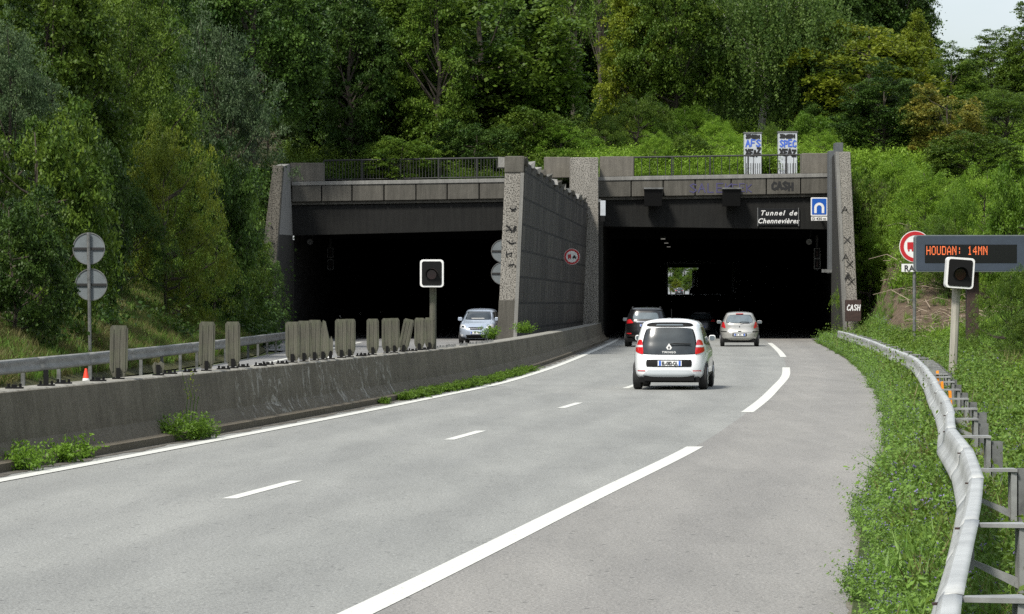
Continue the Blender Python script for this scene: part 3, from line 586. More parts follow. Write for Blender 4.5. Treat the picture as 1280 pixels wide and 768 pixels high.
# round sign backs
def discs(px,pys,D,r,base,label,postdx=0):
    x=X(px,D); t=empty('round_sign',(x,D,base),0,label,'sign')
    for i,py in enumerate(pys):
        xx=x+(.06*i if px<300 else 0); o=MB().disc((xx,Z(py,D)),r,D,D+.03,40).build('disc',M['sign_back'],t)
        MB().ring((xx,Z(py,D)),r*.95,r*1.0,D-.02,D-.001).build('rim',M['galv_d'],t)
        MB().box(xx-r*.95,xx+r*.95,D-.04,D-.001,Z(py,D)-.03,Z(py,D)+.03).build('stiffener',M['dark_steel'],t)
    MB().tube([(x+.05,D-.08,base-.3),(x,D-.08,Z(pys[0],D)+r)],.045,8).build('post',M['galv_d'],t,smooth=True)
bz=H(X(112,80),80)
discs(111,(311,356),80,.42,bz,'two round sign backs on one post at the foot of the ivy slope')
discs(628,(314,342),125,.46,0,'round grey sign backs peeping out behind the middle pillar')
# wall box with white scrawl
D=143.9; t=empty('steel_box',(X(1067,D),D,1),0,'small brown box with white scrawl at the foot of the right pillar','box')
MB().box(X(1057.5,D),X(1076.5,D),D,D+.5,Z(402,D),Z(375,D)).build('box_body',M['rust'],t,bevel=.02)
for px in (1060,1074): MB().tube([(X(px,D),D+.2,0),(X(px,D),D+.2,Z(402,D)-.005)],.03,6).build('leg',M['rust'],t)
strokes(MB(),'CASH',X(1058.5,D),D-.004,Z(388,D),.64,.26,.022,seed=4,slant=.2).build('graffiti',M['gwhite'],t)
# floodlight boxes on the parapet
for px,lab in ((816.5,'black floodlight box on the parapet nearer the middle pier'),(914.5,'black floodlight box on the parapet left of the black CASH scrawl')):
    D=159.2; t=empty('floodlight',(X(px,D),D,7),0,lab,'floodlight',group='floodlights on the parapet')
    MB().hexa([(X(px-11,D),D-.1,Z(258,D)),(X(px+11,D),D-.1,Z(258,D)),(X(px+11,D),D+.48,Z(258,D)),(X(px-11,D),D+.48,Z(258,D)),(X(px-11,D),D-.35,Z(237,D)),(X(px+11,D),D-.35,Z(237,D)),(X(px+11,D),D+.48,Z(237,D)),(X(px-11,D),D+.48,Z(237,D))]).build('housing',M['black'],t,bevel=.02)
    MB().box(X(px-12,D),X(px+12,D),D-.42,D+.45,Z(236.8,D),Z(235,D)).build('hood',M['galv_d'],t)
D=156.2; t=empty('wall_lamp',(X(754,D),D,6),0,'small whitish lamp box hung on the right side of the pier','lamp')
MB().box(X(750.5,D),X(757,D),D,D+.3,Z(270,D),Z(251,D)).build('lamp_body',M['cab'],t,bevel=.02); MB().box(X(751,D),X(756,D),D+.02,D+.28,Z(277,D),Z(270,D)-.004).build('lens',M['black'],t)
MB().box(X(748,D),X(751.5,D),D+.5,D+.8,Z(250,D)-.1,Z(250,D)+.05).build('bracket',M['galv_d'],t)
# cabinets
for i,(p0,p1,pa,pb) in enumerate(((930.5,952,167,219),(973,996.5,166,219))):
    D=163.0; zb=float(Htop(0,D)); t=empty('equipment_cabinet',(X((p0+p1)/2,D),D,zb),0,['narrow grey cabinet with scrawls, left one above the right tunnel mouth','narrow grey cabinet with scrawls, right one beside the concrete end block'][i],'cabinet',group='grey equipment cabinets above the tunnel')
    MB().box(X(p0,D),X(p1,D),D,D+.6,zb-.1,Z(pa,D)).build('cabinet_body',M['cab'],t,bevel=.02)
    MB().box(X(p0,D)-.03,X(p1,D)+.03,D-.03,D+.65,Z(pa,D)+.003,Z(pa,D)+.07).build('lid',M['galv_d'],t)
    mb=MB()
    for k in range(7): xx=X(p0,D)+.1+k*(X(p1,D)-X(p0,D)-.2)/6; mb.box(xx-.015,xx+.015,D-.012,D-.002,zb+.25,zb+.85)
    mb.build('vent',M['dark_steel'],t)
    w=X(p1,D)-X(p0,D); strokes(MB(),'SPEC' if i else 'AFS',X(p0,D)+.08,D-.01,Z(183,D),w*.9,.34,.038,seed=i+3,jit=.16).build('graffiti',M['gblue'],t)
    strokes(MB(),'XEAZ',X(p0,D)+.08,D-.02,Z(194,D),w*.88,.3,.05,seed=i+9,jit=.3).build('graffiti',M['gblack'],t)
    strokes(MB(),'ZNEH',X(p0,D)+.1,D-.02,Z(173,D),w*.8,.15,.045,seed=i+19,jit=.3).build('graffiti',M['gblack'],t)
# in-tube fittings
for px,pys,D,lab in ((1021.5,(317,330),164,'pair of small framed lane signals inside the right tunnel mouth'),(413,(316,331),172,'pair of small framed lane signals inside the left tunnel mouth')):
    t=empty('lane_signal',(X(px,D),D,4),0,lab,'lane signal')
    MB().box(X(px,D)-.06,X(px,D)+.06,D+.06,D+.12,Z(pys[1]+8,D),5.5).build('hanger',M['dark_steel'],t)
    for py in pys:
        c=(X(px,D),Z(py,D)); fr=MB().poly(rrect(c[0],c[1],.34,.56,.03),D,D+.05).build('frame',M['galv_d'],t); MB().poly(rrect(c[0],c[1],.27,.49,.02),D-.006,D+.001).build('panel',M['black'],fr)
        MB().poly(rrect(c[0],c[1],.06,.3,.02),D-.012,D-.0061).build('symbol',M['rust'],fr)
for px,py,D,lab in ((1012,302,163,'small grey loudspeaker under the beam of the right tunnel mouth'),(389,302,163,'small grey loudspeaker under the beam of the left tunnel mouth')):
    t=empty('loudspeaker',(X(px,D),D,5.5),0,lab,'loudspeaker'); c=P(px,py,D)
    MB().tube([(c[0],c[1]+.3,c[2]),(c[0]-.02,c[1],c[2]),(c[0]-.05,c[1]-.25,c[2]-.03)],[.05,.08,.16],10).build('horn',M['galv_d'],t,smooth=True)
    MB().tube([(c[0],c[1]+.25,c[2]),(c[0]+.1,c[1]+.25,5.75)],.02,5).build('bracket',M['dark_steel'],t)
for k,(px,D) in enumerate(((829,166),(833,182),(836,205))):
    x=X(px,D); z=5.48+float(G(D)) ; t=empty('ceiling_lamp',(x,D,z),0,['lit ceiling lamp nearest the right tunnel mouth','second lit ceiling lamp into the right tunnel','third lit ceiling lamp deep in the right tunnel'][k],'lamp',group='ceiling lamps')
    MB().box(x-.15,x+.15,D,D+.4,z-.1,z).build('housing',M['dark_steel'],t); MB().box(x-.11,x+.11,D-.01,D+.3,z-.13,z-.101).build('lens',M['lamp'],t)
for k,D in enumerate((181,192,205,221,240,262)):
    x=float(LL(D))+.02; z=1.05+float(G(D)); o=MB().box(x,x+.14,D,D+.04,z-.06,z+.06).build('wall_reflector',M['white'],loc=(x,D,z)); tag(o,'tiny white reflector low on the left tunnel wall','reflector','reflectors on the left tunnel wall')
# ---------------------------------------------------------------- central barrier
ys=np.concatenate([np.arange(8,120,1.0),np.arange(120,161,2.0)])
prof=[(0,-.02),(-.02,.1),(-.16,.3),(-.24,.86),(-.27,.88),(-.69,.88),(-.72,.86),(-.8,.3),(-.94,.1),(-.96,-.02)]
mb=MB(); n=len(prof); vs=[]
for y in ys:
    b=float(Lx(y))-.56; j=.0
    for (d,z) in prof: vs.append((b+d,y,z))
mb.add(vs,[(i*n+k,i*n+k+1,(i+1)*n+k+1,(i+1)*n+k) for i in range(len(ys)-1) for k in range(n-1)])
o=mb.build('concrete_barrier',M['barrier'],loc=(-5,35,0)); tag(o,'long stained concrete barrier between the carriageways','barrier')
BT=lambda y: float(Lx(y))-.56-.45
# kerb lip at barrier toe
mb=MB(); vs=[]
for y in ys:
    b=float(Lx(y))-.56; vs+=[(b+.1,y,.0),(b+.1,y,.1),(b+.0,y,.12),(b-.05,y,.12)]
mb.add(vs,[(i*4+k,i*4+k+1,(i+1)*4+k+1,(i+1)*4+k) for i in range(len(ys)-1) for k in range(3)])
o=mb.build('kerb',M['barrier'],loc=(0,0,0)); o['kind']='structure'
# px on the barrier top -> distance
yy=np.linspace(30,105,1500); pxs=640+F*np.array([BT(y) for y in yy])/yy
def Dpx(px): return float(np.interp(px,pxs,yy))
PL=[(148,.24,.72,0,0,'tall single grey board on the barrier, leftmost of the upright boards'),(198,.17,.2,0,1,'short broken grey board stub right of the leftmost tall board'),(258,.24,.74,0,0,'single grey board left of the board at the ivy edge'),(291.5,.23,.73,0,0,'single grey board standing just before the dark abutment wall'),
(366,.24,.7,0,0,'first board of the four board cluster before the left tunnel'),(380,.24,.71,0,0,'second board of the four board cluster before the left tunnel'),(393,.24,.72,0,0,'third board of the four board cluster before the left tunnel'),(404,.24,.71,0,2,'split board with slanting broken top ending the four board cluster'),(413,.1,.42,0,1,'low narrow remnant of a board left of the small cone'),
(427,.24,.72,0,0,'left board of the pair right of the small cone'),(437,.22,.72,0,0,'right board of the pair right of the small cone'),(466,.24,.71,0,0,'lone board between the two pairs of boards'),(484,.22,.71,0,0,'left board of the pair beside the leaning board'),(493,.22,.71,0,0,'right board of the pair touching the leaning board'),
(503,.22,.7,13,0,'leaning board tilted to the right'),(524,.22,.7,0,0,'board just left of the signal lamp post'),(537,.22,.7,0,0,'board half hidden behind the signal lamp post')]
for i,(px,w,h,lean,kind,lab) in enumerate(PL):
    D=Dpx(px); x=X(px,D); r=random.Random(i)
    t=empty('wooden_board',(x,D,.88),0,lab,'board',group='wooden boards bolted to the barrier top'); t.rotation_euler=(0,math.radians(lean+r.uniform(-1.2,1.2)),math.radians(r.uniform(-6,6)))
    c=.045; z0=.03
    if kind==0: pts=[(-w/2+c,z0),(w/2-c,z0),(w/2,z0+.12),(w/2,h-c),(w/2-c*.6,h),(-w/2+c*.6,h),(-w/2,h-c*.8),(-w/2,z0+.12)]
    elif kind==1: pts=[(-w/2+.02,z0),(w/2-.02,z0),(w/2,z0+.1),(w/2,h*.8),(w*.2,h),(0,h*.85),(-w*.3,h*.95),(-w/2,h*.7),(-w/2,z0+.1)]
    else: pts=[(-w/2+c,z0),(w/2-c,z0),(w/2,z0+.12),(w/2,h*.5),(w*.2,h*.97),(.0,h),(-.02,h*.8),(-.04,h*.98),(-w/2,h)]
    MB().poly(pts,-.02,.02).build('plank',M['wood'],t,local=True)
    # raised ribs of the profiled board
    if kind==0:
        for q in (-.33,0,.33): MB().box(q*w-.012,q*w+.012,-.03,-.0195,.1,h-.05).build('rib',M['wood'],t,local=True)
    MB().box(-.028,.028,-.06,-.031,0,.15).build('steel_foot',M['black'],t,local=True); MB().box(-.08,.08,-.09,.05,0,.018).build('foot_plate',M['black'],t,local=True)
# empty steel feet left on top
feet=[18,55,84,119,215,238,276,306,322,336,350,449,457,509,514,530,533,548,556,563,570,577,584,591,598,604,610,616]
for i,px in enumerate(feet):
    D=Dpx(px); x=X(px,D)-random.uniform(-.05,.1); mb=MB(); mb.box(x-.1,x+.1,D-.07,D+.07,.875,.9)
    mb.box(x-.03,x+.03,D-.03,D+.0,.9,.93 if px not in (55,) else 1.08); mb.tube([(x-.07,D,.9),(x-.07,D,.94)],.018,6); mb.tube([(x+.07,D,.9),(x+.07,D,.94)],.018,6)
    o=mb.build('steel_foot_plate',M['black'] if px<540 else M['galv_d'],loc=(x,D,.88)); tag(o,'small empty bolted steel foot on top of the concrete barrier','foot plate','empty steel feet on the barrier top')
# cones
def cone(px,D,h,base,lab):
    x=X(px,D); t=empty('traffic_cone',(x,D,base),0,lab,'traffic cone')
    MB().tube([(0,0,.03),(0,0,h*.4)],[h*.24,h*.165],16).build('cone_body',M['cone'],t,local=True,smooth=True)
    MB().tube([(0,0,h*.4),(0,0,h*.66)],[h*.166,h*.11],16).build('white_band',M['white'],t,local=True,smooth=True)
    MB().tube([(0,0,h*.66),(0,0,h)],[h*.108,h*.04],16).build('cone_tip',M['cone'],t,local=True,smooth=True)
    MB().box(-h*.27,h*.27,-h*.27,h*.27,0,.03).build('base',M['cone'],t,local=True)
cone(107.5,62,.58,0,'red and white traffic cone standing behind the barrier by the left rail')
cone(412.5,70,.62,.32,'small red traffic cone showing between two groups of grey boards')
# ---------------------------------------------------------------- guard rails
WP=[(0,.31),(.03,.305),(.07,.285),(.08,.255),(.075,.215),(.062,.175),(.06,.155),(.062,.13),(.075,.085),(.08,.055),(.07,.03),(.03,.008),(0,0)]
def beam(mb,path,side,tilts,th=.006,kk=1.0):
    vs=[]; n=len(WP)
    for i,(x,y,z) in enumerate(path):
        a=path[max(i-1,0)]; b=path[min(i+1,len(path)-1)]; d=Vector((b[0]-a[0],b[1]-a[1],0)).normalized(); nn=Vector((d.y,-d.x,0))*side
        t=tilts[i]; c,s=math.cos(t),math.sin(t)
        for (q,h) in WP:
            h2=h-.155; q2=q*c+ (-h2)*s*1.0 ; hh=h2*c+q*s
            p=Vector((x,y,z))+nn*q2+Vector((0,0,hh)); vs.append(tuple(p))
    mb.add(vs,[(i*n+k,i*n+k+1,(i+1)*n+k+1,(i+1)*n+k) for i in range(len(path)-1) for k in range(n-1)]); return mb
# right rail (damaged, twisted)
t=empty('guard_rail',(4.1,29,0),0,'bent white steel guard rail running along the green verge on the right','guard rail')
tilt=pch([4,12,16,20,24,30,36,42,48,56,62,80,124],[.36,.36,.37,.4,.38,.38,.42,.4,.4,.3,.2,.1,.05])
zc=lambda y:.75-(.115*math.cos(float(tilt(y)))+.08*math.sin(float(tilt(y))))
segs=np.concatenate([np.arange(4,56,4.0),np.arange(56,125,6)]); segs[-1]=124
for a,b in zip(segs[:-1],segs[1:]):
    ysg=np.linspace(a,b+.12,9); o=beam(MB(),[(.75*lerp(float(RRx(a)),float(RRx(b)),(y-a)/(b-a))+.25*float(RRx(y))+ (.005 if int(a/4)%2 else 0),y,float(zc(y))+(.003 if int(a/4)%2 else 0)) for y in ysg],-1,[lerp(float(tilt(a)),float(tilt(b)),(y-a)/(b-a)) for y in ysg]).build('rail_beam',M['galv'],t,smooth=True)
    m=o.modifiers.new('thick','SOLIDIFY'); m.thickness=.004
    # bolt slots at the splice
    if a<60:
        y=b-.1; tt=float(tilt(y)); mb=MB(); x=float(RRx(y)); z=float(zc(y))
        for dy in (-.12,.06):
            for q in (0,1):
                p0=(x-.082*math.cos(tt)+.085*math.sin(tt)+.012+.02*q, y+dy, z+.09*math.cos(tt)+.075*math.sin(tt)+.004)
                mb.box(p0[0]-.016,p0[0]+.016,p0[1],p0[1]+.03,p0[2]-.006,p0[2]+.004)
        mb.build('bolt_slot',M['rust'],t)
posts=[12,16,21.3,26.6,30.6,33.6,37.1,41,45,48,50,51.4,52.8,54.2,55.6,57,58.4,59.8,61.2]+list(np.arange(64,124,4.0))
for y in posts:
    x=float(RRx(y)); z=float(zc(y))+.12; px_=x+.36
    mb=MB(); # trapezoid frame spacer
    for (za,zb,xa,xb) in ((z-.02,z+.0,x+.02,px_),):
        mb.hexa([(x+.03,y-.03,z-.0),(px_-.06,y-.09,z-.0),(px_-.06,y+.09,z-.0),(x+.03,y+.03,z-.0),(x+.03,y-.03,z+.02),(px_-.06,y-.09,z+.02),(px_-.06,y+.09,z+.02),(x+.03,y+.03,z+.02)])
        mb.hexa([(x+.03,y-.03,z-.2),(px_-.06,y-.03,z-.34),(px_-.06,y+.05,z-.34),(x+.03,y+.03,z-.2),(x+.03,y-.03,z-.17),(px_-.06,y-.03,z-.28),(px_-.06,y+.05,z-.28),(x+.03,y+.03,z-.17)])
        mb.hexa([(px_-.1,y-.07,z-.34),(px_-.06,y-.07,z-.34),(px_-.06,y+.07,z-.34),(px_-.1,y+.07,z-.34),(px_-.1,y-.07,z-.002),(px_-.06,y-.07,z-.002),(px_-.06,y+.07,z-.002),(px_-.1,y+.07,z-.002)])
        mb.box(x+.0,x+.03,y-.04,y+.04,z-.22,z+.0)
    mb.build('spacer',M['galv_m'],t)
    mb=MB(); zt_=z+(.02 if y<25 else -.03); mb.box(px_-.047,px_-.04,y-.05,y+.05,-.3,zt_); mb.box(px_-.04,px_+.045,y-.05,y-.043,-.3,zt_); mb.box(px_-.04,px_+.045,y+.043,y+.05,-.3,zt_); mb.build('post',M['galv_d'],t)
# left rail
t=empty('guard_rail',(-10,73,0),0,'grey steel guard rail along the far left edge under the ivy slope','guard rail')
ysg=np.arange(24,124,6.0)
for a in ysg: 
    q=np.linspace(a,min(a+6.1,123.5),5); o=beam(MB(),[(float(RLx(y)),y,.58) for y in q],1,[.05]*5).build('rail_beam',M['rail_left'],t,smooth=True); m=o.modifiers.new('thick','SOLIDIFY'); m.thickness=.004
for y in np.arange(30,123,3.9):
    x=float(RLx(y))-.08; MB().box(x-.04,x+.04,y-.05,y+.05,-.1,.6).build('post',M['galv_d'],t)
# orange stakes
for k,(px,py,D,h) in enumerate(((1174,468,50,.1),(1180,482,44.5,.1),(1190,492,42.5,.1))):
    c=P(px,py,D); o=MB().hexa([(c[0]-.02,D,c[2]-.4),(c[0]+.02,D,c[2]-.4),(c[0]+.02,D+.03,c[2]-.4),(c[0]-.02,D+.03,c[2]-.4),(c[0]-.05,D,c[2]+h*.5),(c[0]-.01,D,c[2]+h*.6),(c[0]-.01,D+.03,c[2]+h*.6),(c[0]-.05,D+.03,c[2]+h*.5)]).build('marker_stake',M['orange'],loc=(c[0],D,0))
    tag(o,['orange marker stake behind the rail bend, farthest of three','orange marker stake behind the rail bend, middle of three','orange marker stake behind the rail bend, nearest of three'][k],'stake','orange stakes behind the rail')
# ---------------------------------------------------------------- cars
class Car:
    def __init__(s, name, label, levels, paint, nexp=4.5):
        s.name=name; L=np.array(levels,float); s.zl=L[:,0]; s.n=nexp
        s.fr=pch(L[:,0],L[:,1]); s.ff=pch(L[:,0],L[:,2]); s.fw=pch(L[:,0],L[:,3]); s.paint=paint; s.label=label
        s.t=empty(name,(0,0,0),0,label,'car')
        zs=np.unique(np.concatenate([np.linspace(s.zl[0],s.zl[-1],44),s.zl])); NR=96; vs=[]
        for z in zs:
            yr,yf,w=s.fr(z),s.ff(z),s.fw(z); yc,a=(yr+yf)/2,(yf-yr)/2
            for k in range(NR):
                t=2*math.pi*k/NR; c,q=math.cos(t),math.sin(t)
                vs.append((w*math.copysign(abs(c)**(2/s.n),c), yc+a*math.copysign(abs(q)**(2/s.n),q), z))
        mb=MB(); m=len(zs); fs=[(i*NR+k,i*NR+(k+1)%NR,(i+1)*NR+(k+1)%NR,(i+1)*NR+k) for i in range(m-1) for k in range(NR)]
        top=[]; 
        zt=zs[-1]; yr,yf,w=s.fr(zt),s.ff(zt),s.fw(zt)
        base=len(vs)   # crowned roof: shrinking rings
        for r_,dz in ((.8,.018),(.5,.032),(.2,.038)):
            for k in range(NR):
                v=vs[(m-1)*NR+k]; yc=(yr+yf)/2; vs.append((v[0]*r_, yc+(v[1]-yc)*r_, zt+dz))
        for i in range(m-1,m+2): fs += [(i*NR+k,i*NR+(k+1)%NR,(i+1)*NR+(k+1)%NR,(i+1)*NR+k) for k in range(NR)]
        fs.append(tuple((m+2)*NR+k for k in range(NR))); fs.append(tuple(range(NR))[::-1])
        mb.add(vs,fs); mb.build('body',paint,s.t,local=True,smooth=True); s.ztop=zt
    def rear(s,x,z):
        yr,yf,w=s.fr(z),s.ff(z),s.fw(z); return (yr+yf)/2-(yf-yr)/2*max(0,1-min(.999,abs(x/w))**s.n)**(1/s.n)
    def front(s,x,z):
        yr,yf,w=s.fr(z),s.ff(z),s.fw(z); return (yr+yf)/2+(yf-yr)/2*max(0,1-min(.999,abs(x/w))**s.n)**(1/s.n)
    def side(s,y,z):
        yr,yf,w=s.fr(z),s.ff(z),s.fw(z); yc,a=(yr+yf)/2,(yf-yr)/2; return w*max(0,1-min(.999,abs((y-yc)/a))**s.n)**(1/s.n)
    def patch(s,name,m,face,q,off=.008,parent=None,nu=14,nv=8,th=.0,rnd=0):
        """q: four corners bottom-left, bottom-right, top-right, top-left in (x,z) or (y,z)"""
        vs=[]; 
        for j in range(nv+1):
            v=j/nv
            for i in range(nu+1):
                u=i/nu
                if rnd:   # superelliptic outline
                    uu,vv=2*u-1,2*v-1; k=(1-rnd*(abs(vv)**3)); k2=(1-rnd*(abs(uu)**3)); u2=(uu*k+1)/2; v2=(vv*k2+1)/2
                else: u2,v2=u,v
                a=[(1-u2)*(1-v2),u2*(1-v2),u2*v2,(1-u2)*v2]; p=sum(a[k_]*q[k_][0] for k_ in range(4)); z=sum(a[k_]*q[k_][1] for k_ in range(4))
                if face=='rear': vs.append((p,s.rear(p,z)-off,z))
                elif face=='front': vs.append((p,s.front(p,z)+off,z))
                elif face=='right': vs.append((s.side(p,z)+off,p,z))
                else: vs.append((-s.side(p,z)-off,p,z))
        n=nu+1; mb=MB(); mb.add(vs,[(j*n+i,j*n+i+1,(j+1)*n+i+1,(j+1)*n+i) for j in range(nv) for i in range(nu)])
        o=mb.build(name,m,parent or s.t,local=True,smooth=True)
        return o
    def wheels(s,yw,r,track,wd=.19):
        for y in yw:
            for sg in (1,-1):
                xo=sg*track; t=empty('wheel',(xo,y,r)); t.parent=s.t
                mb=MB(); mb.tube([(-wd/2,0,0),(-wd/2+.02,0,0),(wd/2-.02,0,0),(wd/2,0,0)],[r-.03,r,r,r-.03],28); mb.build('tyre',M['rubber'],t,local=True,smooth=True)
                a=sg*(wd/2+.002); b=sg*(wd/2+.012); mb=MB(); mb.tube([(a-sg*.02,0,0),(b,0,0)],[r*.64,r*.6],24); mb.build('rim',M['alloy'],t,local=True,smooth=True)
                mb=MB()
                for k in range(5):
                    aa=2*math.pi*(k+.5)/5; mb.tube([(b+sg*.001,r*.34*math.cos(aa),r*.34*math.sin(aa)),(b+sg*.004,r*.34*math.cos(aa),r*.34*math.sin(aa))],r*.13,8)
                mb.build('rim_opening',M['black'],t,local=True)
                # arch
                z0,z1=s.zl[0],r+.36
                vs=[]; n=16
                for k in range(n+1):
                    aa=math.pi*k/n; 
                    for rr in (.0,r+.07):
                        yy_=y+rr*math.cos(aa); zz_=max(s.zl[0],r*.85+rr*math.sin(aa)); vs.append((sg*(s.side(yy_,zz_)+.004),yy_,zz_))
                mb=MB(); mb.add(vs,[(2*k,2*k+1,2*k+3,2*k+2) for k in range(n)]); mb.build('wheel_arch',M['black'],s.t,local=True)
    def mirror(s,y,z,m,w=.2,h=.14):
        for sg in (1,-1):
            x=sg*(s.side(y,z)+.02); o=MB().poly(rrect(x+sg*w*.5,z+.05,w,h,.05),y,y+.09).build('side_mirror',m,s.t,local=True,smooth=False,bevel=.015)
            MB().poly(rrect(x+sg*w*.5,z+.05,w-.03,h-.03,.04),y-.004,y+.001).build('mirror_glass',M['glass_l'],o,local=True)
    def plate(s,face,x,z,w,h,txt,blue=True,par=None):
        y=s.rear(x,z)-.03 if face=='rear' else s.front(x,z)+.03; sg=-1 if face=='rear' else 1
        o=MB().box(x-w/2,x+w/2,min(y,y-sg*.02),max(y,y-sg*.02),z-h/2,z+h/2).build('number_plate',M['plate'],s.t,local=True)
        for side_ in ((-1,1) if blue else ()):
            MB().box(x+side_*(w/2-.045)-.02*1,x+side_*(w/2-.045)+.025,y+sg*.001-.001,y+sg*.003,z-h/2+.004,z+h/2-.004).build('blue_band',M['plate_blue'],o,local=True)
        if txt:
            text('plate_lettering',txt,x,y+sg*.006,z-h*.33,h*.95,M['gblack'],o,local=True,bold=.003,sx=.72,flip=face=='front')
        else:
            mb=MB(); r=random.Random(3)
            for k in range(7):
                if k in (2,5): continue
                xx=x-w*.33+k*w*.66/6; mb.box(xx-w*.035,xx+w*.035,y+sg*.001,y+sg*.004,z-h*.28,z+h*.28)
            mb.build('plate_characters',M['gblack'],o,local=True)
    def under(s,y0,y1,w,z0=.15,z1=None):
        MB().box(-w,w,y0,y1,z0,(z1 or s.zl[0]+.02)).build('underbody',M['black'],s.t,local=True)
    def put(s,px,py_ground,D,head):
        s.t.location=(X(px,D),D,float(G(D))+.005); s.t.rotation_euler=(0,0,-math.atan(head))
# white city car
def white_car():
    c=Car('city_car','small white hatchback in the middle lane, nearest car',[(.24,.10,3.46,.74),(.30,.03,3.54,.79),(.42,.0,3.58,.815),(.55,.005,3.59,.82),(.68,.035,3.58,.822),(.76,.055,3.52,.82),(.86,.08,3.35,.812),(.95,.11,2.98,.79),(1.02,.14,2.72,.765),(1.15,.19,2.5,.73),(1.28,.25,2.3,.69),(1.38,.30,2.12,.655),(1.45,.36,1.95,.62),(1.495,.47,1.78,.56),(1.52,.66,1.6,.47)],M['car_white'],5.0)
    c.under(.12,3.4,.66,.16,.27)
    MB().box(-.55,.55,.04,.1,.19,.31).build('rear_valance',M['black'],c.t,local=True,bevel=.01)
    c.wheels((.62,3.06),.3,.72,.19)
    hb=c.patch('hatch_glass',M['glass'],'rear',[(-.60,.775),(.60,.775),(.51,1.36),(-.51,1.36)],.01,rnd=.07,nu=20,nv=12)
    c.patch('hatch_rim',M['black'],'rear',[(-.63,.765),(.63,.765),(.54,1.34),(-.54,1.34)],.005,rnd=.06,nu=20,nv=12)
    sp=c.patch('spoiler_slot',M['black'],'rear',[(-.55,1.375),(.55,1.375),(.46,1.475),(-.46,1.475)],.012,rnd=.16,nu=20)
    c.patch('slot_bar',M['glass_l'],'rear',[(-.3,1.405),(.3,1.405),(.28,1.43),(-.28,1.43)],.016,parent=sp)
    MB().tube([(.02,.08,.99),(.10,.07,1.01),(.48,.09,1.0)],.014,6).build('wiper',M['black'],c.t,local=True)
    for sg in (-1,1):
        l=c.patch('tail_lamp',M['tail'],'rear',[(sg*.555,.76),(sg*.775,.83),(sg*.70,1.085),(sg*.60,1.10)],.016,rnd=.12)
        c.patch('reversing_lens',M['lampw'],'rear',[(sg*.58,.93),(sg*.745,.93),(sg*.735,.975),(sg*.585,.975)],.022,parent=l)
        c.patch('reflector',M['tail'],'rear',[(sg*.52,.405),(sg*.70,.405),(sg*.70,.425),(sg*.52,.425)],.012)
    c.patch('plate_recess',M['black'],'rear',[(-.5,.50),(.5,.50),(.5,.66),(-.5,.66)],.008,rnd=.04)
    c.plate('rear',.02,.58,.52,.115,'EL-082-QL')
    c.patch('lower_bumper',M['bumper'],'rear',[(-.62,.27),(.62,.27),(.47,.43),(-.47,.43)],.012,rnd=.05,nu=20)
    # diamond emblem and word on the hatch
    y=c.rear(0,.91)-.02; mb=MB(); o=[(0,-.095),(.065,0),(0,.095),(-.065,0)]; i_=[(0,-.04),(.024,0),(0,.04),(-.024,0)]
    mb.add([(a,y,.92+b) for a,b in o]+[(a,y,.92+b) for a,b in i_],[(k,(k+1)%4,4+(k+1)%4,4+k) for k in range(4)]); mb.build('emblem',M['white'],c.t,local=True)
    text('model_lettering','TWINGO',0,c.rear(0,.82)-.022,.80,.06,M['white'],c.t,local=True,spacing=1.3,bold=.002)
    for f,sg in (('right',1),('left',-1)):
        c.patch('side_window',M['glass'],f,[(.5,.99),(1.25,.96),(1.2,1.36),(.72,1.38)],.006,rnd=.05)
        c.patch('side_window',M['glass'],f,[(1.32,.96),(2.35,.96),(1.95,1.36),(1.28,1.38)],.006,rnd=.04)
        c.patch('door_seam',M['black'],f,[(1.27,.35),(1.285,.35),(1.285,.93),(1.27,.93)],.003,nu=1)
        c.patch('door_seam',M['black'],f,[(2.35,.35),(2.365,.35),(2.365,.93),(2.35,.93)],.003,nu=1)
        c.patch('sill_trim',M['black'],f,[(.95,.26),(2.7,.26),(2.7,.36),(.95,.36)],.004)
    c.mirror(2.2,1.06,M['white'],.15,.13)
    MB().tube([(0,1.0,1.545),(0,1.0,1.57)],.02,8).build('aerial_base',M['black'],c.t,local=True); MB().tube([(0,1.0,1.57),(0,.86,1.76)],.006,5).build('aerial',M['black'],c.t,local=True)
    return c
c=white_car(); c.put(836,488,67,.118)
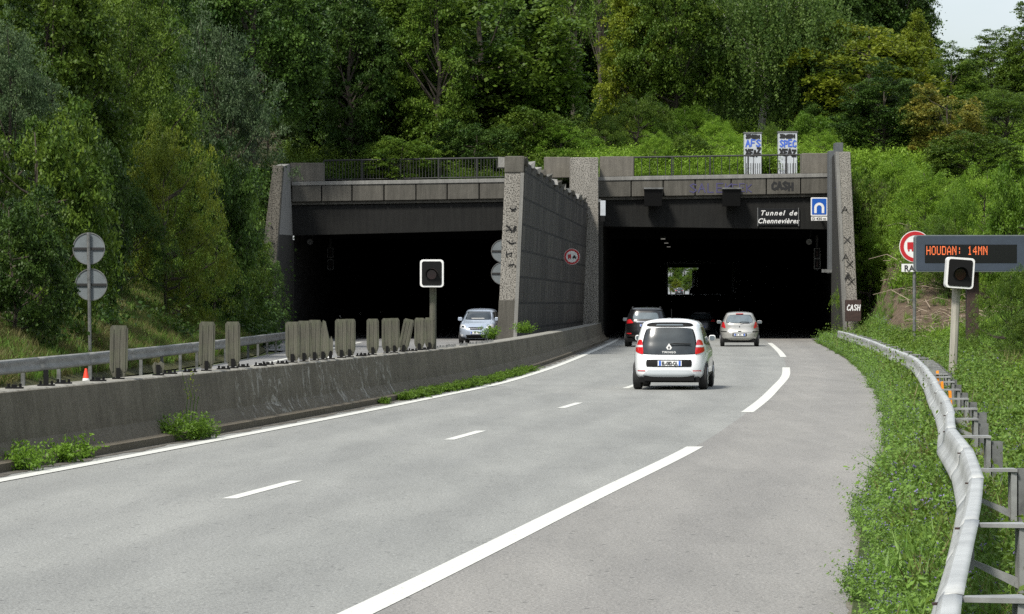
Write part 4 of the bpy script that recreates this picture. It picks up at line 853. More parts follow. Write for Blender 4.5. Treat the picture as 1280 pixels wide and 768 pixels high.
def beige_car():
    c=Car('hatchback','beige silver hatchback entering the right tunnel in the right lane',[(.26,.12,3.9,.76),(.34,.03,3.98,.83),(.48,.0,4.02,.855),(.62,.02,4.0,.86),(.72,.07,3.95,.86),(.82,.1,3.8,.85),(.95,.12,3.4,.82),(1.02,.15,3.1,.79),(1.15,.26,2.85,.73),(1.3,.38,2.55,.66),(1.4,.46,2.3,.6),(1.45,.52,2.1,.56),(1.48,.66,1.9,.48)],M['car_silver'],4.2)
    c.under(.15,3.8,.7,.17,.3); c.wheels((.72,3.3),.3,.75,.19)
    c.patch('rear_window',M['glass_l'],'rear',[(-.6,1.03),(.6,1.03),(.47,1.37),(-.47,1.37)],.008,rnd=.08)
    c.patch('window_rim',M['black'],'rear',[(-.63,1.01),(.63,1.01),(.5,1.385),(-.5,1.385)],.004,rnd=.08)
    MB().tube([(0,.06,1.05),(.12,.08,1.07),(.42,.12,1.06)],.016,6).build('wiper',M['black'],c.t,local=True)
    MB().box(-.16,.16,.42,.5,1.41,1.44).build('brake_light',M['tail'],c.t,local=True)
    for sg in (-1,1):
        c.patch('tail_lamp',M['tail'],'rear',[(sg*.6,.78),(sg*.80,.84),(sg*.76,1.05),(sg*.68,1.08)],.014,rnd=.1)
        c.patch('bumper_strip',M['black'],'rear',[(sg*.56,.625),(sg*.82,.625),(sg*.82,.665),(sg*.56,.665)],.01)
    c.patch('plate_recess',M['black'],'rear',[(-.31,.44),(.31,.44),(.31,.58),(-.31,.58)],.006); c.plate('rear',.0,.51,.5,.1,None)
    y=c.rear(0,.86)-.012; MB().add([(0,y,.82),(.03,y,.86),(0,y,.9),(-.03,y,.86)],[(0,1,2,3)]).build('emblem',M['gblack'],c.t,local=True)
    MB().box(-.07,.07,c.rear(0,.66)-.02,c.rear(0,.66),.64,.675).build('hatch_handle',M['black'],c.t,local=True)
    c.patch('bumper_seam',M['black'],'rear',[(-.5,.615),(.5,.615),(.5,.622),(-.5,.622)],.006,nv=1)
    for f in ('right','left'):
        c.patch('side_window',M['glass'],f,[(.6,1.02),(1.5,1.0),(1.45,1.36),(.85,1.38)],.006,rnd=.05); c.patch('side_window',M['glass'],f,[(1.58,1.0),(2.75,1.0),(2.3,1.36),(1.55,1.38)],.006,rnd=.05)
    c.mirror(2.55,1.0,M['car_silver']); MB().tube([(0,1.9,1.51),(0,1.75,1.64)],.008,5).build('aerial',M['black'],c.t,local=True)
    return c
c=beige_car(); c.put(924.5,432,134,.07)
def black_suv():
    c=Car('suv','black four wheel drive car entering the right tunnel, left of the white hatchback',[(.34,.12,4.3,.84),(.44,.02,4.4,.91),(.6,.0,4.45,.925),(.8,.03,4.42,.925),(.95,.06,4.3,.915),(1.08,.09,3.7,.89),(1.15,.12,3.4,.86),(1.35,.25,3.0,.79),(1.55,.36,2.6,.71),(1.64,.42,2.3,.66),(1.68,.6,2.1,.58)],M['car_black'],4.6)
    c.under(.15,4.2,.78,.22,.38); c.wheels((.85,3.5),.35,.81,.22)
    c.patch('rear_window',M['glass_l'],'rear',[(-.58,1.2),(.58,1.2),(.5,1.48),(-.5,1.48)],.008,rnd=.06)
    for sg in (-1,1):
        c.patch('tail_lamp',M['tail'],'rear',[(sg*.52,1.03),(sg*.84,1.0),(sg*.82,1.17),(sg*.66,1.2)],.014,rnd=.05); c.patch('reflector',M['tail'],'rear',[(sg*.62,.55),(sg*.84,.55),(sg*.84,.6),(sg*.62,.6)],.012)
    c.patch('chrome_strip',M['chrome'],'rear',[(-.4,1.06),(.4,1.06),(.4,1.1),(-.4,1.1)],.012); c.plate('rear',0,.93,.5,.11,None)
    c.patch('lower_trim',M['rust'],'rear',[(-.7,.44),(.7,.44),(.7,.5),(-.7,.5)],.01)
    for f in ('right','left'): c.patch('side_window',M['glass'],f,[(.6,1.2),(2.9,1.18),(2.4,1.52),(.8,1.55)],.006,rnd=.04)
    for sg in (-1,1): MB().tube([(sg*.6,.8,1.66),(sg*.6,1.0,1.72),(sg*.6,2.3,1.72),(sg*.6,2.5,1.66)],.02,6).build('roof_rail',M['dark_steel'],c.t,local=True)
    c.mirror(2.9,1.12,M['car_black'],.22,.16)
    return c
c=black_suv(); c.put(807,434,133,.07)
def dark_car(px,D,label,head,paint='car_black'):
    c=Car('car',label,[(.26,.12,4.2,.8),(.34,.03,4.28,.87),(.5,.0,4.3,.885),(.7,.04,4.28,.885),(.85,.08,4.0,.87),(.95,.12,3.3,.84),(1.0,.16,3.1,.82),(1.15,.3,2.8,.75),(1.3,.45,2.5,.68),(1.4,.55,2.2,.6),(1.44,.75,2.0,.5)],M[paint],4.2)
    c.under(.15,4.0,.72,.17,.3); c.wheels((.8,3.4),.31,.78,.19)
    c.patch('rear_window',M['glass'],'rear',[(-.6,1.03),(.6,1.03),(.48,1.34),(-.48,1.34)],.008,rnd=.06)
    for sg in (-1,1): c.patch('tail_lamp',M['tail'],'rear',[(sg*.55,.86),(sg*.85,.86),(sg*.82,.98),(sg*.6,.98)],.014)
    c.plate('rear',0,.6,.5,.11,None); c.put(px,0,D,head); return c
dark_car(876,168,'dark car barely visible in the tunnel, just left of the beige hatchback',.06)
dark_car(849,640,'tiny dark car driving away beyond the far end of the tunnel',.05)
dark_car(868,566,'dark car silhouette just inside the far end of the tunnel',.05)
def silver_mpv():
    c=Car('family_car','blue silver family car coming out of the left tunnel',[(.24,.1,4.1,.76),(.32,.03,4.2,.83),(.46,.0,4.26,.865),(.6,.03,4.26,.872),(.74,.06,4.2,.872),(.84,.08,4.08,.865),(.95,.1,3.85,.85),(1.04,.13,3.55,.82),(1.1,.15,3.38,.80),(1.25,.22,3.1,.76),(1.4,.32,2.8,.71),(1.52,.44,2.5,.66),(1.58,.55,2.3,.6),(1.61,.8,2.1,.52)],M['car_blue'],4.2)
    c.under(.15,4.0,.7,.15,.28); c.wheels((.75,3.45),.3,.76,.19)
    c.patch('windscreen',M['glass'],'front',[(-.72,1.11),(.72,1.11),(.58,1.51),(-.58,1.51)],.008,rnd=.06,nv=12)
    g_=c.patch('grille',M['black'],'front',[(-.28,.66),(.28,.66),(.38,.78),(-.38,.78)],.008,rnd=.08); c.patch('chrome_strip',M['chrome'],'front',[(-.34,.715),(.34,.715),(.35,.73),(-.35,.73)],.014,parent=g_)
    for sg in (-1,1):
        h=c.patch('headlight',M['lampw'],'front',[(sg*.44,.70),(sg*.80,.74),(sg*.76,.92),(sg*.52,.86)],.012,rnd=.08); c.patch('lens',M['glass'],'front',[(sg*.56,.75),(sg*.7,.76),(sg*.68,.84),(sg*.56,.83)],.018,parent=h)
        c.patch('fog_lamp',M['lampw'],'front',[(sg*.6,.36),(sg*.72,.36),(sg*.72,.44),(sg*.6,.44)],.01)
    c.patch('lower_intake',M['black'],'front',[(-.42,.3),(.42,.3),(.48,.42),(-.48,.42)],.008); c.patch('lower_bumper',M['black'],'front',[(-.8,.26),(.8,.26),(.8,.3),(-.8,.3)],.006)
    c.plate('front',0,.52,.52,.11,None)
    for f in ('right','left'): c.patch('side_window',M['glass'],f,[(.7,1.1),(3.0,1.08),(2.5,1.47),(.85,1.5)],.006,rnd=.04)
    MB().box(-.3,.3,3.2,3.25,1.17,1.2).build('dashboard_papers',M['white'],c.t,local=True)
    c.mirror(2.95,1.1,M['car_blue'],.2,.16)
    return c
c=silver_mpv(); D=142; c.t.location=(X(597,D)+.3,D+4.2,.005); c.t.rotation_euler=(0,0,math.pi-math.atan(.09))
# ---------------------------------------------------------------- vegetation
def leaves(cent, size, vval, up=.6, aspect=.55, hang=None):
    """one diamond leaf per centre; returns (verts, nfaces)"""
    n=len(cent); ax=rng.normal(size=(n,3)); 
    if hang is not None: ax=hang+ax*.45
    ax/=np.linalg.norm(ax,axis=1)[:,None]+1e-9
    nr=rng.normal(size=(n,3)); nr[:,2]=np.abs(nr[:,2])+up*2; sd=np.cross(ax,nr); sd/=np.linalg.norm(sd,axis=1)[:,None]+1e-9
    s=size[:,None]; a=cent-ax*s*.5; b=cent+sd*s*aspect*.5-ax*s*.05; c=cent+ax*s*.5; d=cent-sd*s*aspect*.5-ax*s*.05
    return np.stack([a,b,c,d],1).reshape(-1,3), vval
def mesh_quads(name, V, v, mats, midx=None):
    n=len(V)//4; me=bpy.data.meshes.new(name); me.vertices.add(len(V)); me.vertices.foreach_set('co',V.astype(np.float32).ravel())
    me.loops.add(n*4); me.loops.foreach_set('vertex_index',np.arange(n*4,dtype=np.int32)); me.polygons.add(n)
    me.polygons.foreach_set('loop_start',np.arange(0,n*4,4,dtype=np.int32)); me.polygons.foreach_set('loop_total',np.full(n,4,dtype=np.int32))
    at=me.attributes.new('v','FLOAT','FACE'); at.data.foreach_set('value',np.asarray(v,dtype=np.float32))
    for m in mats: me.materials.append(m)
    if midx is not None: me.polygons.foreach_set('material_index',np.asarray(midx,dtype=np.int32))
    me.update(calc_edges=True); return me
def crown(name, h=10, r=3.2, zb=2.0, ncl=260, per=70, leaf=.2, seed=0, kind='round', cr=.62):
    global rng
    rng=np.random.default_rng(seed); lob=[(rng.normal(size=3),rng.uniform(.15,.45)) for _ in range(9)]
    C=[];hang=None; holes=[rng.normal(size=3) for _ in range(7)]; holes=[q/np.linalg.norm(q) for q in holes]
    while len(C)<ncl:
        d=rng.normal(size=3); d/=np.linalg.norm(d); rad=rng.uniform(.3,1)**.5
        if rad>.6 and any(np.dot(d,q)>.9 for q in holes): continue
        k=1+sum(a*max(0,np.dot(d,l/np.linalg.norm(l)))**6 for l,a in lob)-.15+rng.uniform(-.12,.12)
        p=d*rad*k
        if kind in('round','fine','bush'): q=np.array([p[0]*r,p[1]*r,zb+(h-zb)*(.5+.5*p[2])])
        elif kind=='tall': w=1.0-.35*max(p[2],0); q=np.array([p[0]*r*w,p[1]*r*w,zb+(h-zb)*(.5+.5*p[2])])
        else: q=np.array([p[0]*r,p[1]*r,zb+(h-zb)*(.55+.45*p[2])])
        if q[2]<.15: q[2]=abs(q[2])*.5+.1
        C.append(q)
    C=np.array(C); V=[];vv=[]
    for i,c in enumerate(C):
        cv=np.clip(.5+rng.normal()*.27,0,1)
        if kind=='birch':
            ns=7; 
            for s_ in range(ns):
                base=c+rng.normal(size=3)*[.6,.6,.3]; L=rng.uniform(1.0,2.8); m=per//ns; t=rng.uniform(0,1,m); sway=rng.normal(size=2)*.18
                pts=base+np.stack([sway[0]*t+rng.normal(size=m)*.05,sway[1]*t+rng.normal(size=m)*.05,-L*t],1)
                a,b=leaves(pts,np.full(m,leaf)*rng.uniform(.6,1.2,m),np.clip(cv+rng.normal(size=m)*.15,0,1),.1,.6,np.array([0,0,-1.0])); V.append(a);vv.append(b)
        else:
            m=int(per*rng.uniform(.6,1.3)); sc=cr*rng.uniform(.6,1.25); g=rng.normal(size=(m,3))*[.62,.62,.26]*sc
            # clumps droop a little outwards
            g[:,2]-=.35*(g[:,0]**2+g[:,1]**2)/sc
            a,b=leaves(c+g,leaf*rng.uniform(.55,1.25,m),np.clip(cv+rng.normal(size=m)*.13,0,1),.9,.45 if kind=='fine' else .65); V.append(a);vv.append(b)
    me=mesh_quads(name,np.concatenate(V),np.concatenate(vv),[LM['mid']]); return me,C
def trunk(C,h,seed,r0=.2,birch=False):
    rr=random.Random(seed); mb=MB(); pts=[(0,0,-.6)]; x=y=0
    for k in range(1,9): x+=rr.uniform(-.12,.12); y+=rr.uniform(-.12,.12); pts.append((x,y,h*.86*k/8))
    mb.tube(pts,[r0*(1-.1*k) for k in range(9)],8)
    idx=list(range(len(C))); rr.shuffle(idx)
    for i in idx[:26]:
        c=C[i]; zb=max(.3,min(h*.8,c[2]*rr.uniform(.45,.8))); k=min(7,int(zb/(h*.86)*8)); p=pts[k+1] if k+1<len(pts) else pts[-1]; a=Vector((p[0]*.5+pts[k][0]*.5,p[1]*.5+pts[k][1]*.5,zb)); b=Vector(c); mid=(a+b)/2+Vector((rr.uniform(-.2,.2),rr.uniform(-.2,.2),-.15))
        mb.tube([a,mid,b],[r0*.38,r0*.2,r0*.06],5,caps=False)
    v=np.array(mb.v); me=bpy.data.meshes.new('trunk'); me.from_pydata(mb.v,[],mb.f); me.polygons.foreach_set('use_smooth',[True]*len(me.polygons)); me.materials.append(M['birch' if birch else 'bark']); return me
PRO={}
for key,kw in {'oak':dict(ncl=500,per=120,leaf=.17,seed=1,cr=.42),'maple':dict(ncl=340,per=120,leaf=.22,seed=2,zb=.8,cr=.5),'tall':dict(h=10,r=2.8,zb=.8,ncl=420,per=105,leaf=.16,seed=3,kind='tall',cr=.38),'fine':dict(ncl=500,per=135,leaf=.13,seed=4,zb=.6,kind='fine',cr=.44),'birch':dict(ncl=300,per=260,leaf=.13,seed=5,r=3.4,zb=2.0,kind='birch'),
            'bush':dict(h=4,r=2.3,zb=.0,ncl=270,per=110,leaf=.12,seed=6,kind='bush',cr=.27),'bush2':dict(h=4,r=2.3,zb=.0,ncl=300,per=140,leaf=.085,seed=8,kind='fine',cr=.27),'thin':dict(h=10,r=1.8,zb=4.5,ncl=60,per=90,leaf=.15,seed=9,kind='tall')}.items():
    me,C=crown('crown_'+key,**kw); h=kw.get('h',10); PRO[key]=(me,trunk(C,h,kw['seed'],.2 if h>5 else .09,key in('birch',)),h,kw.get('r',3.2))
def tree(kind,px,D,top,wpx,mat_,label,group,dz=0,base=None):
    cm,tm,h,r=PRO[kind]; x=X(px,D); z0=(H(x,D) if base is None else base)-.1+dz; zt=Z(top,D); sz=max(.15,(zt-z0)/h); sx=max(wpx*D/F/2/r/1.05,(.3 if kind=='thin' else .4 if h<5 else .6)*sz)
    isb=h<5; t=empty('bush' if isb else ('birch_tree' if kind=='birch' else 'tree'),(x,D,z0),random.uniform(0,6.28),label,'bush' if isb else 'tree',group)
    t.scale=(sx,sx,sz)
    o=bpy.data.objects.new('crown',cm); COL.objects.link(o); o.parent=t
    o.material_slots[0].link='OBJECT'; o.material_slots[0].material=LM[mat_]
    o2=bpy.data.objects.new('stems' if isb else 'trunk',tm); COL.objects.link(o2); o2.parent=t
    return t
GT='trees above the tunnel'; GL_='trees on the left slope'; GR='trees above the right slope'; GB='bushes'
T=[ # kind, px, D, top row, width px, leaf, label, group
('fine',8,88,15,110,'silver','silvery grey tree at the left edge, above the round sign backs',GL_),
('oak',60,100,-60,210,'mid','broad green tree in the upper left corner behind the silvery tree',GL_),
('oak',150,118,-50,190,'mid','tall green tree right of the upper left corner tree',GL_),
('fine',150,112,-20,150,'mid','fine leaved olive green tree above the yellow green bush on the left',GL_),
('tall',215,130,-40,130,'dark','dark narrow tree between the olive tree and the small silvery tree',GL_),
('fine',272,128,8,75,'silver','small silvery grey tree standing high on the left slope',GL_),
('oak',318,158,-70,170,'dark','dark broad tree above the left end of the left tunnel',GL_),
('bush2',205,106,130,110,'lime','yellow green bushy tree in the middle of the left slope','bushes on the left slope'),
('bush',55,82,125,190,'mid','large green bush at the left edge below the silvery tree','bushes on the left slope'),
('bush',20,76,235,150,'dark','dark bush at the left edge, above the grassy foot of the slope','bushes on the left slope'),
('bush',110,96,165,120,'dark','dark bush just above the round sign backs','bushes on the left slope'),
('bush2',150,104,205,130,'dark','dark fine leaved bush right of the round sign backs','bushes on the left slope'),
('bush2',215,112,215,130,'mid','green fine leaved bush below the yellow green bushy tree','bushes on the left slope'),
('bush',270,120,178,120,'dark','dark bush on the slope below the small silvery tree','bushes on the left slope'),
('bush2',268,128,150,80,'mid','green bush reaching up beside the left end pillar','bushes on the left slope'),
('bush',250,124,262,110,'dark','low dark bush above the two single boards','bushes on the left slope'),
('bush2',320,145.5,278,52,'dark','low dark bush covering the foot of the left end pillar','bushes on the left slope'),
('bush',296,138,262,36,'mid','narrow leafy bush clinging to the left end pillar','bushes on the left slope'),
('bush2',330,166,110,100,'dark','dark bush above the top of the left end pillar','bushes on the left slope'),
('maple',425,171,-30,190,'dark','dark broad tree above the left half of the left tunnel',GT),
('tall',490,170,-40,150,'mid','tall green tree above the middle of the left tunnel',GT),
('oak',385,172,60,130,'dark','lower dark tree drooping over the left end of the barred railing',GT),
('maple',600,173,-50,250,'mid','large broad green maple above the middle pillar',GT),
('oak',545,190,-50,170,'dark','dark tree just left of the large green maple',GT),
('maple',660,172,60,130,'bright','bright green young maple in front of the large maple',GT),
('tall',440,165.5,-20,120,'dark','dark tree dropping almost to the parapet over the left part of the railing',GT),
('bush',500,162.3,172,110,'mid','green bush spilling through the barred railing','bushes above the tunnel'),
('tall',545,166,-30,120,'mid','green tree close behind the railing, left of the middle pillar',GT),
('bush',590,164,150,110,'dark','dark bush behind the right end of the left railing','bushes above the tunnel'),
('bush',665,167,135,130,'mid','green bush behind the middle pillar top','bushes above the tunnel'),
('bush2',700,166,150,100,'bright','bright bush between the middle pillar and the pier','bushes above the tunnel'),
('thin',752,200,-80,60,'mid','thin pale trunk standing in the dark gap behind the pier',GT),
('thin',716,205,-60,60,'mid','thin trunk left of the dark gap behind the pier',GT),
('tall',793,182,-40,110,'yellow','light green tree right of the dark gap',GT),
('oak',845,180,-50,130,'mid','green tree left of the weeping birch',GT),
('birch',950,184,-60,215,'birch','large weeping birch above the right tunnel mouth',GT),
('birch',885,192,-30,90,'birch','smaller weeping birch left of the large birch',GT),
('tall',1010,198,-30,100,'mid','narrow green tree just right of the large weeping birch',GT),
('bush2',800,172,112,110,'mid','green bush left above the right railing','bushes above the tunnel'),
('bush2',858,178,128,110,'bright','bright bush behind the right railing, left of the cabinets','bushes above the tunnel'),
('bush',770,186,120,120,'dark','dark bush under the light green tree right of the dark gap','bushes above the tunnel'),
('bush',830,190,112,130,'dark','dark bush under the green tree left of the birches','bushes above the tunnel'),
('bush',905,197,108,110,'dark','dark bush between the two birch trunks','bushes above the tunnel'),
('bush',970,198,105,110,'dark','dark bush right of the large birch trunk','bushes above the tunnel'),
('bush2',1035,180,118,110,'dark','dark fine leaved bush behind the grey column','bushes above the tunnel'),
('bush2',1030,167,158,60,'weed','bright bush between the right cabinet and the grey column','bushes above the tunnel'),
('bush2',910,168,160,60,'weed','bright bush just left of the left grey cabinet','bushes above the tunnel'),
('maple',1090,182,22,190,'yellow','broad yellow green tree above the right wing wall',GR),
('oak',1110,215,-45,130,'dark','dark tree peeping over the yellow green tree',GR),
('tall',1142,205,22,70,'yellow','tall light green tree at the edge of the open sky',GR),
('maple',1185,166,104,100,'orange','orange tinged autumn coloured tree on the right slope',GR),
('oak',1105,168,98,120,'dark','dark leafy tree right of the grey column',GR),
('bush',1215,161,165,130,'mid','green tree below the orange tinged tree',GR),
('oak',1240,215,58,110,'mid','distant green tree under the open sky',GR),
('oak',1285,200,32,110,'mid','green tree at the right edge reaching into the sky',GR),
('fine',1255,175,110,150,'mid','fine leaved green tree at the right edge below the sky',GR),
('oak',1190,190,75,110,'mid','green tree behind the orange tinged tree',GR),
('bush2',1120,153,190,100,'weed','bright green bush right of the right wing wall','bushes on the right slope'),
('bush2',1160,142,200,110,'weed','bright green bush above the round red ringed sign','bushes on the right slope'),
('bush2',1228,136,196,120,'weed','bright green bush above the message board','bushes on the right slope'),
('bush',1278,126,205,100,'bright','bright bush at the right edge above the message board','bushes on the right slope'),
('bush2',1265,74,325,90,'mid','feathery green bush growing in front of the message board','bushes on the right slope'),
('bush2',1300,66,370,110,'mid','green bush at the right edge below the message board','bushes on the right slope'),
('bush',1092,152,212,60,'mid','green bush squeezed against the outer side of the right wing wall','bushes on the right slope'),
('bush2',1088,149,270,36,'weed','small bright bush low against the outer side of the right wing wall','bushes on the right slope'),
('bush2',820,164,160,60,'weed','low bright bush behind the right railing beside the end block','bushes above the tunnel'),
('bush',862,165,166,60,'mid','low green bush behind the middle of the right railing','bushes above the tunnel'),
('bush2',895,173,143,70,'weed','bright bush on the rise behind the right railing','bushes above the tunnel'),
('bush2',960,172,150,50,'mid','green bush seen between the two grey cabinets','bushes above the tunnel'),
('bush',1015,175,140,70,'bright','bright bush on the rise above the right end block','bushes above the tunnel'),
('bush2',755,170,140,70,'mid','green bush above the end block next to the pier','bushes above the tunnel'),
('bush2',1195,134,226,80,'bright','bright bush just above the left part of the message board','bushes on the right slope'),
('bush2',1250,130,240,80,'weed','light bush just above the right part of the message board','bushes on the right slope'),
('bush2',1180,132,265,90,'mid','green bush behind the top edge of the message board','bushes on the right slope'),
]
random.seed(3)
for a in T: tree(*a)
# trees beyond the far end of the tunnel
for px,D,top,w,m_,lab in ((845,690,352,16,'yellow','round light green tree beyond the far end of the tunnel'),(862,720,344,22,'mid','taller green tree beyond the far end of the tunnel'),(838,760,325,26,'mid','far green tree at the left of the bright tunnel exit'),(856,800,322,30,'bright','farthest bright tree seen through the tunnel exit'),(875,780,330,26,'mid','far green tree at the right of the bright tunnel exit')):
    tree('oak',px,D,top,w,m_,lab,'trees beyond the tunnel',base=3.6)
# scattered plants: plain stuff objects using geometry nodes
def plant(kind,seed):
    global rng
    rng=np.random.default_rng(seed); V=[];v=[];mi=[]
    def addl(p,s,val,up=.5,asp=.6,hang=None,m=0):
        a,b=leaves(p,s,val,up,asp,hang); V.append(a); v.append(b); mi.append(np.full(len(p),m))
    if kind=='alfalfa':
        for s_ in range(9):
            L=rng.uniform(.14,.3); lean=rng.normal(size=2)*.35; b=rng.normal(size=2)*.06; m=22; t=rng.uniform(.1,1,m)
            p=np.stack([b[0]+lean[0]*L*t+rng.normal(size=m)*.02,b[1]+lean[1]*L*t+rng.normal(size=m)*.02,L*t],1); addl(p,rng.uniform(.018,.034,m),np.clip(.3+.5*t+rng.normal(size=m)*.15,0,1),.6,.55)
            if rng.random()<.22: q=np.array([[b[0]+lean[0]*L,b[1]+lean[1]*L,L+.01]])+rng.normal(size=(5,3))*.008; addl(q,np.full(5,.016),rng.uniform(0,1,5),m=1)
        mats=[LM['alfa'],LM['flower']]
    elif kind in('grass','drygrass'):
        m=60; b=rng.normal(size=(m,2))*.09; L=rng.uniform(.1,.32,m); lean=rng.normal(size=(m,2))*.35; w=.006
        sd=rng.normal(size=(m,2)); sd/=np.linalg.norm(sd,axis=1)[:,None]
        base=np.c_[b,np.zeros(m)]; tip=np.c_[b+lean*L[:,None],L]; midp=np.c_[b+lean*L[:,None]*.35,L*.6]; s3=np.c_[sd*w,np.zeros(m)]
        V.append(np.stack([base,midp+s3,tip,midp-s3],1).reshape(-1,3)); v.append(rng.uniform(0,1,m)); mi.append(np.zeros(m)); mats=[LM['dry' if kind=='drygrass' else 'alfa']]
    elif kind in('weed','weedd'):
        for s_ in range(10):
            L=rng.uniform(.5,1.15); lean=rng.normal(size=2)*.3; b=rng.normal(size=2)*.16; m=26; t=rng.uniform(.15,1,m)
            p=np.stack([b[0]+lean[0]*L*t+rng.normal(size=m)*.08,b[1]+lean[1]*L*t+rng.normal(size=m)*.08,L*t],1); addl(p,rng.uniform(.07,.15,m)*(1.15-.4*t),np.clip(.25+.55*t+rng.normal(size=m)*.15,0,1),.5,.5)
        mats=[LM['weed' if kind=='weed' else 'mid']]
    elif kind=='ivy':
        m=150; p=rng.normal(size=(m,3))*[.35,.35,.14]; p[:,2]=np.abs(p[:,2])+.05; addl(p,rng.uniform(.07,.13,m),rng.uniform(0,1,m),.6,.8); mats=[LM['dark']]
    return mesh_quads('plant_'+kind,np.concatenate(V),np.concatenate(v),mats,np.concatenate(mi))
def proto(me): return bpy.data.objects.new(me.name,me)
PP={k:proto(plant(k,i+40)) for i,k in enumerate(('alfalfa','grass','drygrass','weed','weedd','ivy'))}
def scatter(name,pts,kinds,idx,scl,label,cat='ground cover'):
    n=len(pts); me=bpy.data.meshes.new(name); me.vertices.add(n); me.vertices.foreach_set('co',np.asarray(pts,dtype=np.float32).ravel())
    r=np.zeros((n,3),dtype=np.float32); r[:,2]=np.random.default_rng(5).uniform(0,6.28,n); r[:,:2]=np.random.default_rng(6).normal(size=(n,2))*.12
    a=me.attributes.new('rot','FLOAT_VECTOR','POINT'); a.data.foreach_set('vector',r.ravel())
    a=me.attributes.new('scl','FLOAT','POINT'); a.data.foreach_set('value',np.asarray(scl,dtype=np.float32))
    a=me.attributes.new('idx','INT','POINT'); a.data.foreach_set('value',np.asarray(idx,dtype=np.int32))
    o=link(name,me); tag(o,label,cat,kind='stuff')
    ng=bpy.data.node_groups.new(name,'GeometryNodeTree'); ng.interface.new_socket('Geometry',in_out='INPUT',socket_type='NodeSocketGeometry'); ng.interface.new_socket('Geometry',in_out='OUTPUT',socket_type='NodeSocketGeometry')
    N=ng.nodes; gi=N.new('NodeGroupInput'); go=N.new('NodeGroupOutput'); iop=N.new('GeometryNodeInstanceOnPoints'); jg=N.new('GeometryNodeJoinGeometry'); 
    for k in reversed(kinds):
        oi=N.new('GeometryNodeObjectInfo'); oi.inputs['Object'].default_value=PP[k]; oi.inputs['As Instance'].default_value=True; ng.links.new(oi.outputs['Geometry'],jg.inputs[0])
    def na(nm,t): q=N.new('GeometryNodeInputNamedAttribute'); q.data_type=t; q.inputs['Name'].default_value=nm; return q.outputs['Attribute']
    iop.inputs['Pick Instance'].default_value=True
    ng.links.new(gi.outputs[0],iop.inputs['Points']); ng.links.new(jg.outputs[0],iop.inputs['Instance']); ng.links.new(na('idx','INT'),iop.inputs['Instance Index'])
    er=N.new('FunctionNodeEulerToRotation'); ng.links.new(na('rot','FLOAT_VECTOR'),er.inputs[0]); ng.links.new(er.outputs[0],iop.inputs['Rotation']); ng.links.new(na('scl','FLOAT'),iop.inputs['Scale'])
    ng.links.new(iop.outputs[0],go.inputs[0]); m=o.modifiers.new('scatter','NODES'); m.node_group=ng
    return o
R=np.random.default_rng(77)
# verge between pavement and rail and just behind it
pts=[];idx=[];scl=[]
for (y0,y1,n) in ((9,30,6500),(30,60,8500),(60,100,6000),(100,145,3500)):
    for _ in range(n):
        y=R.uniform(y0,y1); e=float(Ex(y))+.08+.04*max(0,1-y/32)+.12*nz(1.0,y,.6); s=y/60; rr=float(RRx(y)); x=e+R.uniform(-.02,1)**1.0*(max(rr-e,0)+2.2)
        x-= .1*math.sin(y*1.3)*math.sin(y*.37)
        if abs(x-e)<.12 and R.random()<.4: continue
        pts.append((x,y,H(x,y)-.02)); u_=R.random(); idx.append(0 if (u_<.72+.2*nz(x,y,.8) or x-e<.3) else 1 if u_<.9 else 2 if u_<.97 else 3); k=R.uniform(.7,1.3)*(1+.5*min(1,y/80)); near=(x-e); scl.append(k*(.6 if near<.25 else 1)*(1.05 if y<60 else 1.15)*(1+.35*nz(x,y+30,.7))*(.4 if idx[-1]==3 else 1))
scatter('verge_plants',pts,['alfalfa','grass','drygrass','weedd'],idx,scl,'low green clover like plants with violet flowers along the right verge')
# right slope
pts=[];idx=[];scl=[]
for _ in range(26000):
    y=R.uniform(30,160)**1.0; y=30+130*R.random()**.8; x0=float(RRs(y))+1.4; d=22*R.random()**1.3; x=x0+d
    if y>146 and x<17.8: continue
    if y>95 and 640+x*F/y<1077: continue
    q=((x-17.3)/4.4)**2+((y-131)/20)**2+.5*nz(x,y,.5)
    if q<.9 and R.random()<.9: continue
    h=H(x,y); u=nz(x,y,.25)
    pts.append((x,y,h-.03)); high=h>2.4 or u>.35
    if high: idx.append(0 if (R.random()<.75)==(nz(x+9,y,.6)>-.15) else 1); scl.append(R.uniform(.6,1.1)*(1 if h>2.4 else .6)*(1+.8*max(0,nz(x,y+40,.5))))
    else: idx.append(2 if R.random()<.5 else 3 if R.random()<.6 else 0); scl.append(R.uniform(1,1.9) if idx[-1]>1 else R.uniform(.25,.5))
scatter('slope_weeds',pts,['weed','weedd','grass','alfalfa'],idx,scl,'bright green weeds and grass covering the right slope')
# left slope
pts=[];idx=[];scl=[]
for _ in range(30000):
    y=40+120*R.random()**.8; d=.2+26*R.random()**1.4; x=float(VL(y))-d; h=H(x,y); u=nz(x,y,.3)+.15*(h-2.6)
    if x<X(-40,y): continue
    pts.append((x,y,h-.03))
    if y>128: u+=1.2
    if u>.35: idx.append(0 if R.random()<.85 else 1); scl.append(R.uniform(.8,1.6) if idx[-1]==0 else R.uniform(.6,1.1))
    else: idx.append(2 if R.random()<.65 else 3); scl.append(R.uniform(.9,1.7))
scatter('slope_ivy',pts,['ivy','weedd','drygrass','grass'],idx,scl,'dark ivy and dry grass covering the left slope')
